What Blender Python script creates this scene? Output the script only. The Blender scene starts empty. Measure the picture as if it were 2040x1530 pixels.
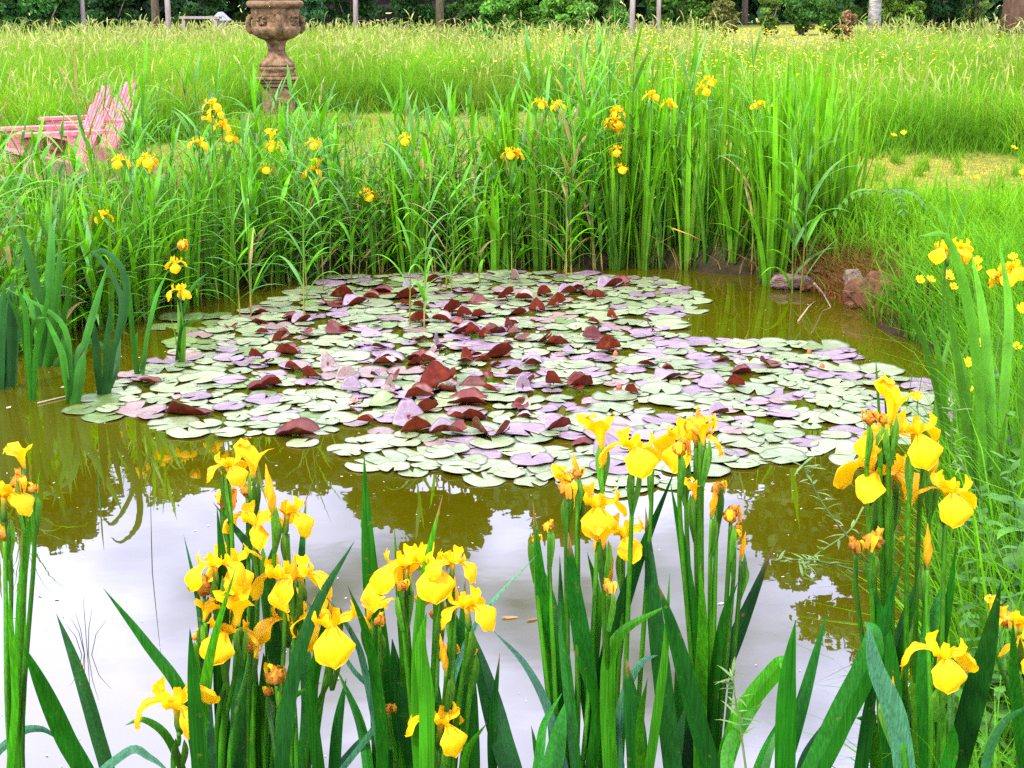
import bpy, bmesh, math, random
import numpy as np
from mathutils import Vector, Matrix
random.seed(11); RNG = np.random.default_rng(11)
S = bpy.context.scene
COL = S.collection
R = math.radians
# ------------------------------------------------------------------ camera
FP, CX, CY, H = 3000.0, 1020.0, 765.0, 1.7
PITCH = math.atan(CY / FP)
cp, sp = math.cos(PITCH), math.sin(PITCH)
cam = bpy.data.cameras.new('camera'); cam.lens = 36 * FP / 2040; cam.sensor_width = 36
cam.clip_end = 3000; cam.clip_start = 0.05
co = bpy.data.objects.new('camera', cam); COL.objects.link(co)
co.location = (0, 0, H); co.rotation_euler = (math.pi / 2 - PITCH, 0, 0); S.camera = co

def ray(px, py):
    a, b = (px - CX) / FP, -(py - CY) / FP
    return Vector((a, cp + b * sp, -sp + b * cp))
def at(px, py, Y):
    d = ray(px, py); return Vector((0, 0, H)) + d * (Y / d.y)
def gnd(px, py, z=0.0):
    d = ray(px, py); return Vector((0, 0, H)) + d * ((z - H) / d.z)
def mpp(px, py, Y):            # metres per photo pixel at that distance
    return (Y / ray(px, py).y) / FP

# ------------------------------------------------------------------ materials
def nodes(m):
    m.use_nodes = True; nt = m.node_tree; nt.nodes.clear(); return nt
def N(nt, t, **kw):
    n = nt.nodes.new(t)
    for k, v in kw.items():
        if k.startswith('i_'): n.inputs[k[2:].replace('_', ' ')].default_value = v
        else: setattr(n, k, v)
    return n
def L(nt, a, b): nt.links.new(a, b)
def mixc(nt, fac, a, b, blend='MIX'):
    n = nt.nodes.new('ShaderNodeMix'); n.data_type = 'RGBA'; n.blend_type = blend
    for s, v in ((n.inputs[0], fac), (n.inputs[6], a), (n.inputs[7], b)):
        if hasattr(v, 'links'): nt.links.new(v, s)
        else: s.default_value = v if not isinstance(v, tuple) else (*v, 1)[:4]
    return n.outputs[2]
def maprange(nt, v, a, b, c, d):
    n = nt.nodes.new('ShaderNodeMapRange'); n.clamp = True
    nt.links.new(v, n.inputs[0])
    for i, q in enumerate((a, b, c, d)): n.inputs[i + 1].default_value = q
    return n.outputs[0]
def noise(nt, vec, scale, detail=3, rough=.55):
    n = N(nt, 'ShaderNodeTexNoise'); n.inputs['Scale'].default_value = scale
    n.inputs['Detail'].default_value = detail; n.inputs['Roughness'].default_value = rough
    if vec is not None: nt.links.new(vec, n.inputs['Vector'])
    return n.outputs[0]

def foliage(name, transl=.35, rough=.5, spec=.4, stripe=0.0, var=.35, hue=None, obj_var=.3, bump=0, blotch=0):
    """leaf-like material: colour from the mesh attribute Col, varied by noise and per object"""
    m = bpy.data.materials.new(name); nt = nodes(m)
    at_ = N(nt, 'ShaderNodeAttribute', attribute_name='Col')
    geo = N(nt, 'ShaderNodeNewGeometry')
    f = noise(nt, geo.outputs['Position'], 9.0, 3)
    c = mixc(nt, 1.0, at_.outputs[0], maprange(nt, f, .3, .7, 1 - var, 1 + var), 'MULTIPLY')
    if obj_var:
        oi = N(nt, 'ShaderNodeObjectInfo')
        c = mixc(nt, 1.0, c, maprange(nt, oi.outputs['Random'], 0, 1, 1 - obj_var, 1 + obj_var), 'MULTIPLY')
    if stripe:
        mp = N(nt, 'ShaderNodeMapping'); mp.inputs['Scale'].default_value = (380, 380, 6)
        L(nt, geo.outputs['Position'], mp.inputs['Vector'])
        s = noise(nt, mp.outputs[0], 1.0, 2)
        c = mixc(nt, 1.0, c, maprange(nt, s, .35, .65, 1 - stripe, 1 + stripe), 'MULTIPLY')
    if blotch: c = mixc(nt, maprange(nt, noise(nt, geo.outputs['Position'], 55, 3, .6), .66, .72, 0, blotch), c, (.20, .15, .03))
    p = N(nt, 'ShaderNodeBsdfPrincipled'); L(nt, c, p.inputs['Base Color'])
    p.inputs['Roughness'].default_value = rough; p.inputs['Specular IOR Level'].default_value = spec
    t = N(nt, 'ShaderNodeBsdfTranslucent'); L(nt, mixc(nt, 1.0, c, (1.5, 1.45, .8), 'MULTIPLY'), t.inputs[0])
    mx = N(nt, 'ShaderNodeMixShader'); mx.inputs[0].default_value = transl
    L(nt, p.outputs[0], mx.inputs[1]); L(nt, t.outputs[0], mx.inputs[2])
    o = N(nt, 'ShaderNodeOutputMaterial'); L(nt, mx.outputs[0], o.inputs[0])
    if bump:
        b = N(nt, 'ShaderNodeBump'); b.inputs['Strength'].default_value = bump; b.inputs['Distance'].default_value = .004
        L(nt, noise(nt, geo.outputs['Position'], 140, 3), b.inputs['Height']); L(nt, b.outputs[0], p.inputs['Normal']); L(nt, b.outputs[0], t.inputs['Normal'])
    return m

def solid(name, c1, c2, scale=8, rough=.7, spec=.3, bump=0, bscale=40, detail=5, stretch=None):
    m = bpy.data.materials.new(name); nt = nodes(m)
    tc = N(nt, 'ShaderNodeTexCoord'); v = tc.outputs['Object']
    if stretch:
        mp = N(nt, 'ShaderNodeMapping'); mp.inputs['Scale'].default_value = stretch
        L(nt, v, mp.inputs['Vector']); v = mp.outputs[0]
    f = noise(nt, v, scale, detail, .6)
    c = mixc(nt, maprange(nt, f, .32, .68, 0, 1), c1, c2)
    p = N(nt, 'ShaderNodeBsdfPrincipled'); L(nt, c, p.inputs['Base Color'])
    p.inputs['Roughness'].default_value = rough; p.inputs['Specular IOR Level'].default_value = spec
    if bump:
        b = N(nt, 'ShaderNodeBump'); b.inputs['Strength'].default_value = bump; b.inputs['Distance'].default_value = .02
        L(nt, noise(nt, v, bscale, 5, .65), b.inputs['Height']); L(nt, b.outputs[0], p.inputs['Normal'])
    o = N(nt, 'ShaderNodeOutputMaterial'); L(nt, p.outputs[0], o.inputs[0])
    return m

M = {}
M['grass'] = foliage('meadow_blade', .45, .7, .10, var=.3, obj_var=0)
M['leaf_far'] = foliage('reed_blade', .32, .5, .25, var=.25, stripe=.08)
M['iris_far'] = foliage('sword_leaf_far', .32, .5, .2, var=.2, stripe=.1)
M['iris_near'] = foliage('sword_leaf_near', .30, .42, .22, var=.2, stripe=.28, obj_var=.4, blotch=.5)
M['petal'] = foliage('yellow_petal', .36, .6, .2, var=.07, obj_var=.10, bump=.14)
M['wilt'] = foliage('withered_petal', .25, .7, .2, var=.4, obj_var=.2, bump=.45)
M['crown'] = foliage('tree_foliage', .30, .6, .2, var=.45, obj_var=.2)
M['herb'] = foliage('herb_leaf', .35, .55, .3, var=.25)

# ------------------------------------------------------------------ mesh helpers
def tag(o, label=None, cat=None, group=None, kind=None):
    if label: o['label'] = label
    if cat: o['category'] = cat
    if group: o['group'] = group
    if kind: o['kind'] = kind
    return o
def link(name, me, parent=None, mats=None):
    o = bpy.data.objects.new(name, me); COL.objects.link(o)
    if parent: o.parent = parent
    if mats and me and not me.materials:
        for m in (mats if isinstance(mats, (list, tuple)) else [mats]): me.materials.append(m)
    return o
def empty(name, loc=(0, 0, 0), rz=0):
    o = bpy.data.objects.new(name, None); COL.objects.link(o)
    o.location = loc; o.rotation_euler = (0, 0, rz); o.empty_display_size = .05
    return o
def copy_tree(o, parent=None):
    c = o.copy(); COL.objects.link(c); c.parent = parent
    for ch in o.children: copy_tree(ch, c)
    return c

class MB:
    def __init__(s): s.v, s.f, s.c, s.mi = [], [], [], []
    def add(s, vs, fs, col=(1, 1, 1), mi=0):
        b = len(s.v); s.v += [tuple(v) for v in vs]
        if isinstance(col, list): s.c += col
        else: s.c += [col] * len(vs)
        s.f += [tuple(i + b for i in f) for f in fs]; s.mi += [mi] * len(fs)
    def box(s, c, d, rot=None, col=(1, 1, 1)):
        x, y, z = (q / 2 for q in d); vs = [Vector((a * x, b * y, e * z)) for e in (-1, 1) for b in (-1, 1) for a in (-1, 1)]
        if rot: vs = [rot @ v for v in vs]
        s.add([v + Vector(c) for v in vs], [(0, 2, 3, 1), (4, 5, 7, 6), (0, 1, 5, 4), (2, 6, 7, 3), (0, 4, 6, 2), (1, 3, 7, 5)], col)
    def tube(s, pts, rad, n=7, col=(1, 1, 1), caps=True):
        pts = [Vector(p) for p in pts]; vs, cs = [], []
        rads = rad if isinstance(rad, (list, tuple)) else [rad] * len(pts)
        cols = col if isinstance(col, list) else [col] * len(pts)
        for i, p in enumerate(pts):
            t = (pts[min(i + 1, len(pts) - 1)] - pts[max(i - 1, 0)]).normalized()
            a = t.cross(Vector((0.13, 1, 0.07))); a = a.normalized() if a.length > 1e-4 else Vector((1, 0, 0)); b = t.cross(a)
            for k in range(n):
                q = 2 * math.pi * k / n; vs.append(p + (a * math.cos(q) + b * math.sin(q)) * rads[i]); cs.append(cols[i])
        fs = [(i * n + k, i * n + (k + 1) % n, (i + 1) * n + (k + 1) % n, (i + 1) * n + k) for i in range(len(pts) - 1) for k in range(n)]
        if caps: fs += [tuple(range(n))[::-1], tuple((len(pts) - 1) * n + k for k in range(n))]
        s.add(vs, fs, cs)
    def lathe(s, prof, n=32, col=(1, 1, 1), flute=None):
        vs = []
        for i, (r, z) in enumerate(prof):
            for k in range(n):
                q = 2 * math.pi * k / n; rr = r * (1 + (flute(i, q) if flute else 0)); vs.append((rr * math.cos(q), rr * math.sin(q), z))
        fs = [(i * n + k, i * n + (k + 1) % n, (i + 1) * n + (k + 1) % n, (i + 1) * n + k) for i in range(len(prof) - 1) for k in range(n)]
        fs += [tuple(range(n))[::-1], tuple((len(prof) - 1) * n + k for k in range(n))]
        s.add(vs, fs, col)
    def mesh(s, name, smooth=False):
        me = bpy.data.meshes.new(name); me.from_pydata(s.v, [], s.f); me.update()
        a = me.color_attributes.new('Col', 'FLOAT_COLOR', 'POINT')
        a.data.foreach_set('color', np.c_[np.array(s.c, float).reshape(-1, 3), np.ones(len(s.v))].ravel())
        if any(s.mi): me.polygons.foreach_set('material_index', s.mi)
        me.polygons.foreach_set('use_smooth', [smooth] * len(s.f))
        return me
    def build(s, name, mat, parent=None, smooth=False):
        return link(name, s.mesh(name, smooth), parent, mat)

def np_mesh(name, V, Q, T, C, smooth=True):
    me = bpy.data.meshes.new(name); nq, nt_ = len(Q), len(T)
    me.vertices.add(len(V)); me.vertices.foreach_set('co', V.astype(np.float32).ravel())
    li = np.concatenate([Q.ravel(), T.ravel()]).astype(np.int32); me.loops.add(len(li)); me.loops.foreach_set('vertex_index', li)
    me.polygons.add(nq + nt_)
    st = np.concatenate([np.arange(nq) * 4, nq * 4 + np.arange(nt_) * 3]).astype(np.int32)
    me.polygons.foreach_set('loop_start', st)
    me.polygons.foreach_set('loop_total', np.concatenate([np.full(nq, 4), np.full(nt_, 3)]).astype(np.int32))
    me.polygons.foreach_set('use_smooth', np.full(nq + nt_, smooth))
    a = me.color_attributes.new('Col', 'FLOAT_COLOR', 'POINT')
    a.data.foreach_set('color', np.c_[C, np.ones(len(C))].astype(np.float32).ravel())
    me.update(calc_edges=True); me.validate()
    return me

def catmull(pts, n):
    P = [Vector(p) for p in pts]; P = [P[0] * 2 - P[1]] + P + [P[-1] * 2 - P[-2]]; out = []
    m = len(P) - 3
    for i in range(n + 1):
        u = i / n * m; k = min(int(u), m - 1); t = u - k; a, b, c, d = P[k:k + 4]
        out.append(.5 * ((2 * b) + (c - a) * t + (2 * a - 5 * b + 4 * c - d) * t * t + (3 * b - a - 3 * c + d) * t ** 3))
    return out

# ------------------------------------------------------------------ terrain and water
POND = np.array([(-7, 2.75), (-2, 2.7), (.9, 2.75), (.98, 3.1), (1.14, 3.75), (1.33, 4.5), (1.62, 5.3), (1.9, 6.0), (2.12, 6.7), (2.12, 7.3), (1.98, 8.0),
                 (2.0, 8.4), (1.78, 9.0), (1.6, 9.45), (1.0, 9.72), (0, 9.78), (-1, 9.65), (-1.6, 9.2), (-2.1, 8.6), (-2.5, 8.1), (-3.0, 7.6), (-4, 7.0), (-5, 6.6), (-7, 6.2)])
def sdist(X, Y):
    X, Y = np.asarray(X, float), np.asarray(Y, float); d = np.full(X.shape, 1e9); ins = np.zeros(X.shape, bool)
    for i in range(len(POND)):
        a, b = POND[i], POND[(i + 1) % len(POND)]; e = b - a
        t = np.clip(((X - a[0]) * e[0] + (Y - a[1]) * e[1]) / (e @ e), 0, 1)
        d = np.minimum(d, np.hypot(X - a[0] - t * e[0], Y - a[1] - t * e[1]))
        c = (a[1] > Y) != (b[1] > Y)
        with np.errstate(divide='ignore', invalid='ignore'):
            ins ^= c & (X < a[0] + (Y - a[1]) / (e[1] if e[1] else 1e-9) * e[0])
    return np.where(ins, -d, d)
def wob(X, Y): return .5 * np.sin(X * 2.1 + 1.3 * np.sin(Y * 1.7)) + .5 * np.sin(Y * 2.7 + 1.1 * np.sin(X * 2.3 + 1))
def hgt(X, Y):
    X, Y = np.asarray(X, float), np.asarray(Y, float)
    d = sdist(X, Y) + .05 * wob(X * 3, Y * 3)
    out = .24 * (1 - np.exp(-np.maximum(d, 0) / .22)) + .012 * np.clip(Y - 12, 0, 45) + .03 * wob(X, Y) * np.clip(d, 0, 1)
    out = np.where(Y < 3, out * .5, out)
    return np.where(d < 0, np.maximum(-.5, d * .7), out)
def hz(x, y): return float(hgt(np.array([x]), np.array([y]))[0])
def ybound(X):            # where the tall meadow begins
    return np.interp(X, [-9, -4, -3.4, -3.05, 0, 1.2, 2.6, 3.5, 5, 8], [14.2, 14.4, 15.8, 18.9, 19.0, 18.0, 15.2, 14.6, 14.0, 13.2]) + .25 * np.sin(X * 3.1) + .15 * np.sin(X * 7.3)

xs = np.concatenate([[-400, -150, -60, -30, -18, -12, -9], np.arange(-7.5, 6, .09), [6.5, 8, 10, 14, 20, 35, 60, 150, 400]])
ys = np.concatenate([[-300, -80, -20, -5, 0, 1, 1.8], np.arange(2.2, 13, .09), np.arange(13, 25, .3), [26, 28, 31, 34, 38, 43, 48, 55, 65, 90, 150, 400, 1200]])
gx, gy = np.meshgrid(xs, ys); V = np.c_[gx.ravel(), gy.ravel(), hgt(gx, gy).ravel()]
nx, ny = len(xs), len(ys)
ii = (np.arange(ny - 1)[:, None] * nx + np.arange(nx - 1)[None]).ravel()
Q = np.c_[ii, ii + 1, ii + nx + 1, ii + nx]
dd = sdist(V[:, 0], V[:, 1]); X, Y = V[:, 0], V[:, 1]
C = np.tile(np.array([[.075, .10, .018]]), (len(V), 1))
lawn = np.clip((ybound(X) - Y + .2) / .4, 0, 1) * np.clip((dd - .9) / .6, 0, 1)
C += lawn[:, None] * (np.array([[.17, .19, .022]]) - C)
mud = np.clip(1 - dd / .35, 0, 1); C += mud[:, None] * (np.array([[.035, .025, .012]]) - C)
rust = np.exp(-(((X - 2.05) / .5) ** 2 + ((Y - 8.8) / .75) ** 2)); rust = np.clip(rust * 1.8 - .25, 0, 1)
C += rust[:, None] * (np.array([[.15, .045, .012]]) - C)
far_lawn = np.clip((Y - 28) / 3, 0, 1); C += far_lawn[:, None] * (np.array([[.30, .33, .06]]) - C)
m = bpy.data.materials.new('earth_and_turf'); nt = nodes(m)
a = N(nt, 'ShaderNodeAttribute', attribute_name='Col'); g = N(nt, 'ShaderNodeNewGeometry')
c = mixc(nt, 1.0, a.outputs[0], maprange(nt, noise(nt, g.outputs['Position'], 14, 6, .7), .3, .7, .45, 1.5), 'MULTIPLY')
p = N(nt, 'ShaderNodeBsdfPrincipled'); L(nt, c, p.inputs['Base Color']); p.inputs['Roughness'].default_value = .95; p.inputs['Specular IOR Level'].default_value = .1
b = N(nt, 'ShaderNodeBump'); b.inputs['Strength'].default_value = 1; b.inputs['Distance'].default_value = .03
L(nt, noise(nt, g.outputs['Position'], 30, 6, .7), b.inputs['Height']); L(nt, b.outputs[0], p.inputs['Normal'])
o = N(nt, 'ShaderNodeOutputMaterial'); L(nt, p.outputs[0], o.inputs[0])
tag(link('ground', np_mesh('ground', V, Q, np.zeros((0, 3), int), C), None, m), kind='structure')

m = bpy.data.materials.new('murky_pond_water'); nt = nodes(m)
g = N(nt, 'ShaderNodeNewGeometry')
f = noise(nt, g.outputs['Position'], 1.1, 4, .55)
c = mixc(nt, maprange(nt, f, .35, .65, 0, 1), (.046, .042, .0003), (.060, .053, .0006))
p = N(nt, 'ShaderNodeBsdfPrincipled'); L(nt, c, p.inputs['Base Color']); p.inputs['Roughness'].default_value = .008; p.inputs['IOR'].default_value = 2.3
b = N(nt, 'ShaderNodeBump'); b.inputs['Strength'].default_value = .012; b.inputs['Distance'].default_value = .02
L(nt, noise(nt, g.outputs['Position'], 7, 2, .5), b.inputs['Height']); L(nt, b.outputs[0], p.inputs['Normal'])
o = N(nt, 'ShaderNodeOutputMaterial'); L(nt, p.outputs[0], o.inputs[0])
me = bpy.data.meshes.new('pond_water'); me.from_pydata([(-8, 2.3, 0), (3.2, 2.3, 0), (3.2, 10.6, 0), (-8, 10.6, 0)], [], [(0, 1, 2, 3)])
tag(link('pond_water', me, None, m), kind='structure')

# ------------------------------------------------------------------ blades of grass (stuff)
def blades(name, X, Y, h, w, lean, col_lo, col_hi, mat, curl=1.0, z=None, tipw=0.0, seed_tip=None):
    n = len(X); Z = hgt(X, Y) - .02 if z is None else z
    az = RNG.uniform(0, 2 * math.pi, n); wa = RNG.uniform(0, 2 * math.pi, n)
    ld = np.c_[np.cos(az), np.sin(az)]; wd = np.c_[np.cos(wa), np.sin(wa)]
    ts = np.array([0, .38, .72, 1.0]); Vs, Cs = [], []
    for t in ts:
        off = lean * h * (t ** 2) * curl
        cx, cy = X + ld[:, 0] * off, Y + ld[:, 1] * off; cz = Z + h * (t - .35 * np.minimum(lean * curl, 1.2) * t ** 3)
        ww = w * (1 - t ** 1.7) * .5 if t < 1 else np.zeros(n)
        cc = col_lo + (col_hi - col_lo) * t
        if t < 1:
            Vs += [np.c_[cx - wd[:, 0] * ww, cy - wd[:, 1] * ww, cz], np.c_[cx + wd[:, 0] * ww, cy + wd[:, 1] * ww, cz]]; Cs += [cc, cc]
        else: Vs.append(np.c_[cx, cy, cz]); Cs.append(cc)
    V = np.stack(Vs, 1).reshape(-1, 3); C = np.stack(Cs, 1).reshape(-1, 3)
    b = np.arange(n)[:, None] * 7
    Q = np.concatenate([b + np.array([[0, 1, 3, 2]]), b + np.array([[2, 3, 5, 4]])]); T = b + np.array([[4, 5, 6]])
    return tag(link(name, np_mesh(name, V, Q, T, C), None, mat), kind='stuff')
def cols(n, a, b, jit=.25):
    t = RNG.random((n, 1)); c = np.array(a) * (1 - t) + np.array(b) * t
    return c * (1 + RNG.uniform(-jit, jit, (n, 1)))
def scatter(n, y0, y1, xm=.40, pw=1.0):
    Y = y0 + (y1 - y0) * RNG.random(n) ** pw; X = RNG.uniform(-1, 1, n) * (Y * xm + .5); return X, Y
def patch(X, Y, s=1.0): return .5 + .5 * np.clip(wob(X * s * .5 + 3, Y * s * .35) + .5 * wob(X * s * 1.7, Y * s * 1.1), -1, 1)

# tall meadow
X, Y = scatter(360000, 12.8, 41, .40, 1.35); k = Y > ybound(X) + RNG.normal(0, .4, len(X)); k &= ~((X / Y > .135) & (X / Y < .222) & (Y > 29.5)); X, Y = X[k], Y[k]; n = len(X)
pt = patch(X, Y)[:, None]; fy = np.clip((Y - 17) / 16, 0, 1)[:, None]
hh = RNG.uniform(.40, .78, n) * (1 - .25 * np.clip((Y - 24) / 14, 0, 1)) * (.85 + .3 * pt[:, 0]) * np.clip(.45 + (Y - ybound(X)) * .8, 0, 1)
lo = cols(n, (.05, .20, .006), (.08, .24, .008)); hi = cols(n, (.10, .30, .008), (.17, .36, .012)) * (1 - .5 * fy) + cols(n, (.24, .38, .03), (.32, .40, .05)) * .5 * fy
def tuft(X, Y, a, b):
    i = np.floor(X / a + .6 * np.sin(Y * 5)).astype(np.int64); j = np.floor(Y / b + .6 * np.sin(X * 4)).astype(np.int64)
    return ((np.sin(i * 127.1 + j * 311.7) * 43758.5453) % 1.0)
tf = tuft(X, Y, .34, .6); t2 = tuft(X, Y, 1.1, 2.0); hh = hh * (.72 + .42 * tf) * (.88 + .2 * t2)
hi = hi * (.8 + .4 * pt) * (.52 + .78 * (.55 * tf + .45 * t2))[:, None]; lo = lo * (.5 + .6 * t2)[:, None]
warm = (tuft(X, Y, .6, 1.3) > .72)[:, None]; hi = np.where(warm, hi * np.array([[1.5, 1.0, 1.6]]), hi)
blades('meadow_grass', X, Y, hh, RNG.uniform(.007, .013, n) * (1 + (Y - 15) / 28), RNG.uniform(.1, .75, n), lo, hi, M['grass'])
# seed heads: pale panicles nodding over the meadow
X, Y = scatter(15000, 14, 40, .40, .9); k = (Y > ybound(X) + .5) & ~((X / Y > .135) & (X / Y < .222) & (Y > 29)) & (RNG.random(len(X)) < .12 + .8 * patch(X, Y, .6) ** 2 + .25 * (X < 1) * (Y > 24)); X, Y = X[k], Y[k]; n = len(X)
h0 = RNG.uniform(.55, .92, n) * (1 - .15 * np.clip((Y - 24) / 14, 0, 1))
az = RNG.uniform(0, 6.28, n); Z = hgt(X, Y); ln = RNG.uniform(.05, .3, n); Vs, Cs = [], []
prof = [(0, .0025), (.7, .002), (.78, .007), (.9, .006), (1.0, .001)]
hc = cols(n, (.28, .36, .07), (.40, .36, .12)); sc_ = cols(n, (.2, .3, .05), (.26, .32, .08))
for t, w in prof:
    off = ln * h0 * t ** 2.4; cx, cy, cz = X + np.cos(az) * off, Y + np.sin(az) * off, Z + h0 * (t - .35 * ln * np.maximum(t - .75, 0) * 9)
    w = w * (1 + (Y - 15) / 22)
    for sgn in (-1, 1): Vs.append(np.c_[cx + sgn * w, cy, cz]); Cs.append(hc if t > .75 else sc_)
V = np.stack(Vs, 1).reshape(-1, 3); C = np.stack(Cs, 1).reshape(-1, 3); b = np.arange(n)[:, None] * 10
Q = np.concatenate([b + np.array([[2 * i, 2 * i + 1, 2 * i + 3, 2 * i + 2]]) for i in range(4)])
tag(link('grass_seed_heads', np_mesh('grass_seed_heads', V, Q, np.zeros((0, 3), int), C), None, M['grass']), kind='stuff')
# taller arching grasses nodding above the rest
n = 1500; X = RNG.uniform(-.38, .38, n) * 36; Y = RNG.uniform(22, 36, n); k = (np.abs(X) < Y * .38) & ~((X / Y > .135) & (X / Y < .222) & (Y > 29)); X, Y = X[k], Y[k]; n = len(X); h0 = RNG.uniform(.8, 1.2, n); az = RNG.uniform(0, 6.28, n); Z = hgt(X, Y); ln = RNG.uniform(.15, .5, n); Vs, Cs = [], []
hc = cols(n, (.30, .36, .09), (.42, .38, .15)); sc_ = cols(n, (.18, .3, .04), (.24, .32, .06))
for t, w in [(0, .003), (.45, .0026), (.7, .0024), (.8, .008), (.9, .008), (1.0, .001)]:
    off = ln * h0 * t ** 2.6; cx, cy, cz = X + np.cos(az) * off, Y + np.sin(az) * off, Z + h0 * (t - ln * .9 * np.maximum(t - .6, 0) ** 1.5 * 4)
    w = w * (1 + (Y - 15) / 24)
    for sgn in (-1, 1): Vs.append(np.c_[cx + sgn * w, cy, cz]); Cs.append(hc if t > .75 else sc_)
V = np.stack(Vs, 1).reshape(-1, 3); C = np.stack(Cs, 1).reshape(-1, 3); b = np.arange(n)[:, None] * 12
Q = np.concatenate([b + np.array([[2 * i, 2 * i + 1, 2 * i + 3, 2 * i + 2]]) for i in range(5)])
tag(link('arching_grass', np_mesh('arching_grass', V, Q, np.zeros((0, 3), int), C), None, M['grass']), kind='stuff')
# buttercups far out in the meadow
n = 1500; Y = RNG.uniform(17, 37, n); X = RNG.normal(3.4, 2.6, n) * (Y / 28); k = (Y > ybound(X) + .3) & (np.abs(X) < Y * .4); X, Y = X[k], Y[k]; n = len(X)
Z = hgt(X, Y) + RNG.uniform(.42, .72, n) * (1 - .2 * np.clip((Y - 24) / 14, 0, 1)); r = RNG.uniform(.012, .02, n) * (1 + (Y - 17) / 30)
a1 = RNG.uniform(0, 6.28, n); tl = RNG.uniform(.2, .7, n); Vs = []
for q in range(5):
    an = a1 + q * 2 * math.pi / 5; Vs.append(np.c_[X + r * np.cos(an), Y + r * np.sin(an), Z + r * .9 * np.sin(an + a1) * tl])
V = np.stack(Vs, 1).reshape(-1, 3); b = np.arange(n)[:, None] * 5; C = np.repeat(cols(n, (.75, .55, .01), (.85, .62, .03), .1), 5, 0)
T = np.concatenate([b + np.array([[0, 1, 2]]), b + np.array([[0, 2, 3]]), b + np.array([[0, 3, 4]])])
tag(link('meadow_buttercups', np_mesh('meadow_buttercups', V, np.zeros((0, 4), int), T, C), None, M['petal']), kind='stuff')
# rougher grass left standing round the urn and in tufts on the mown strip
n = 2600; X = RNG.normal(-2.6, .5, n); Y = RNG.uniform(15.6, 17.2, n); X2 = RNG.choice(RNG.uniform(1.8, 6, 46), 2400) + RNG.normal(0, .07, 2400); Y2 = np.interp(X2, np.sort(X2), RNG.permutation(np.linspace(11, 14.4, 2400)))
Y2 = 11.2 + 3.2 * ((np.sin(np.round(X2 / .09) * 12.9898) * 43758.5) % 1.0) + RNG.normal(0, .06, 2400)
X, Y = np.r_[X, X2], np.r_[Y, Y2]; n = len(X); blades('meadow_grass', X, Y, np.r_[RNG.uniform(.10, .32, 2600), RNG.uniform(.06, .24, 2400)], RNG.uniform(.007, .012, n), RNG.uniform(.1, .7, n), cols(n, (.07, .2, .006), (.1, .24, .01)), cols(n, (.12, .32, .008), (.24, .38, .02)), M['grass'])
# mown lawn
X, Y = scatter(150000, 9.2, 20, .42, .9); k = (Y < ybound(X) + .3) & (sdist(X, Y) > .5); X, Y = X[k], Y[k]; n = len(X)
q = patch(X, Y, 2.2)[:, None]
dry = np.clip((X - 2.0) / .6, 0, 1)[:, None] * (.55 + .45 * q); lo = cols(n, (.16, .24, .01), (.22, .26, .012)) * (1 - dry) + cols(n, (.40, .27, .04), (.48, .31, .05)) * dry; hi = (cols(n, (.24, .36, .01), (.32, .38, .015)) * (1 - dry) + cols(n, (.50, .37, .04), (.62, .42, .08)) * dry) * (.75 + .5 * q)
blades('mown_lawn', X, Y, RNG.uniform(.02, .06, n), RNG.uniform(.006, .011, n), RNG.uniform(.2, 1, n), lo, hi, M['grass'])
# bank grass round the pond
def bank(name, n, cond, hr, wr, c1, c2, c3, c4, dmax, box, lean=(.1, .8)):
    X = RNG.uniform(box[0], box[1], n); Y = RNG.uniform(box[2], box[3], n); d = sdist(X, Y); k = (d > -.03) & (d < dmax) & cond(X, Y, d); X, Y = X[k], Y[k]; n = len(X)
    lo, hi = cols(n, c1, c2), cols(n, c3, c4); q = patch(X, Y, 3)
    blades(name, X, Y, RNG.uniform(*hr, n) * (.7 + .6 * q), RNG.uniform(*wr, n), RNG.uniform(*lean, n), lo, hi * (.8 + .4 * q[:, None]), M['grass'])
bank('bank_grass', 36000, lambda X, Y, d: (Y > 6.3) & (X < 1.75) & (d > .10) & ((X < -1.15) | (X > .15) | (d < .45)), (.2, .6), (.007, .014), (.035, .13, .006), (.055, .16, .008), (.05, .24, .006), (.10, .30, .01), 1.9, (-6, 2, 6, 12))
bank('bank_grass', 30000, lambda X, Y, d: (X > 1.6) & (Y > 7.8) & ((d > .28) | (RNG.random(len(X)) < .10)) & ((np.hypot((X - 2.0) / .45, (Y - 8.75) / .7) > 1) | (RNG.random(len(X)) < .22)), (.09, .32), (.008, .015), (.07, .20, .006), (.13, .25, .015), (.11, .36, .004), (.24, .46, .01), 3.4, (1.5, 5.2, 7.5, 10.9))
bank('bank_grass', 5000, lambda X, Y, d: (X > 1.7) & (Y > 8.2) & (d > .2), (.2, .46), (.010, .018), (.08, .2, .008), (.1, .24, .01), (.09, .30, .008), (.16, .36, .012), 3.2, (1.5, 5.2, 7.5, 10.0), (.1, .9))
bank('bank_grass', 36000, lambda X, Y, d: (X > .8) & (Y < 8.2), (.10, .46), (.007, .013), (.04, .16, .006), (.06, .2, .008), (.07, .28, .008), (.14, .36, .01), 1.6, (.8, 4.2, 2.3, 8.2), (.2, 1.1))
bank('bank_grass', 9000, lambda X, Y, d: (X > .8) & (Y < 7.4) & (d > .02), (.35, .75), (.005, .009), (.05, .18, .005), (.08, .22, .008), (.08, .30, .006), (.16, .38, .01), .9, (.8, 3.2, 2.9, 7.4), (.15, .9))
bank('dead_straw', 5000, lambda X, Y, d: (Y > 6.3) & (X < 1.8), (.15, .5), (.005, .009), (.24, .15, .04), (.34, .24, .07), (.36, .26, .08), (.46, .34, .13), .6, (-5, 2, 6, 10.6), (.3, 1.6))
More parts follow.
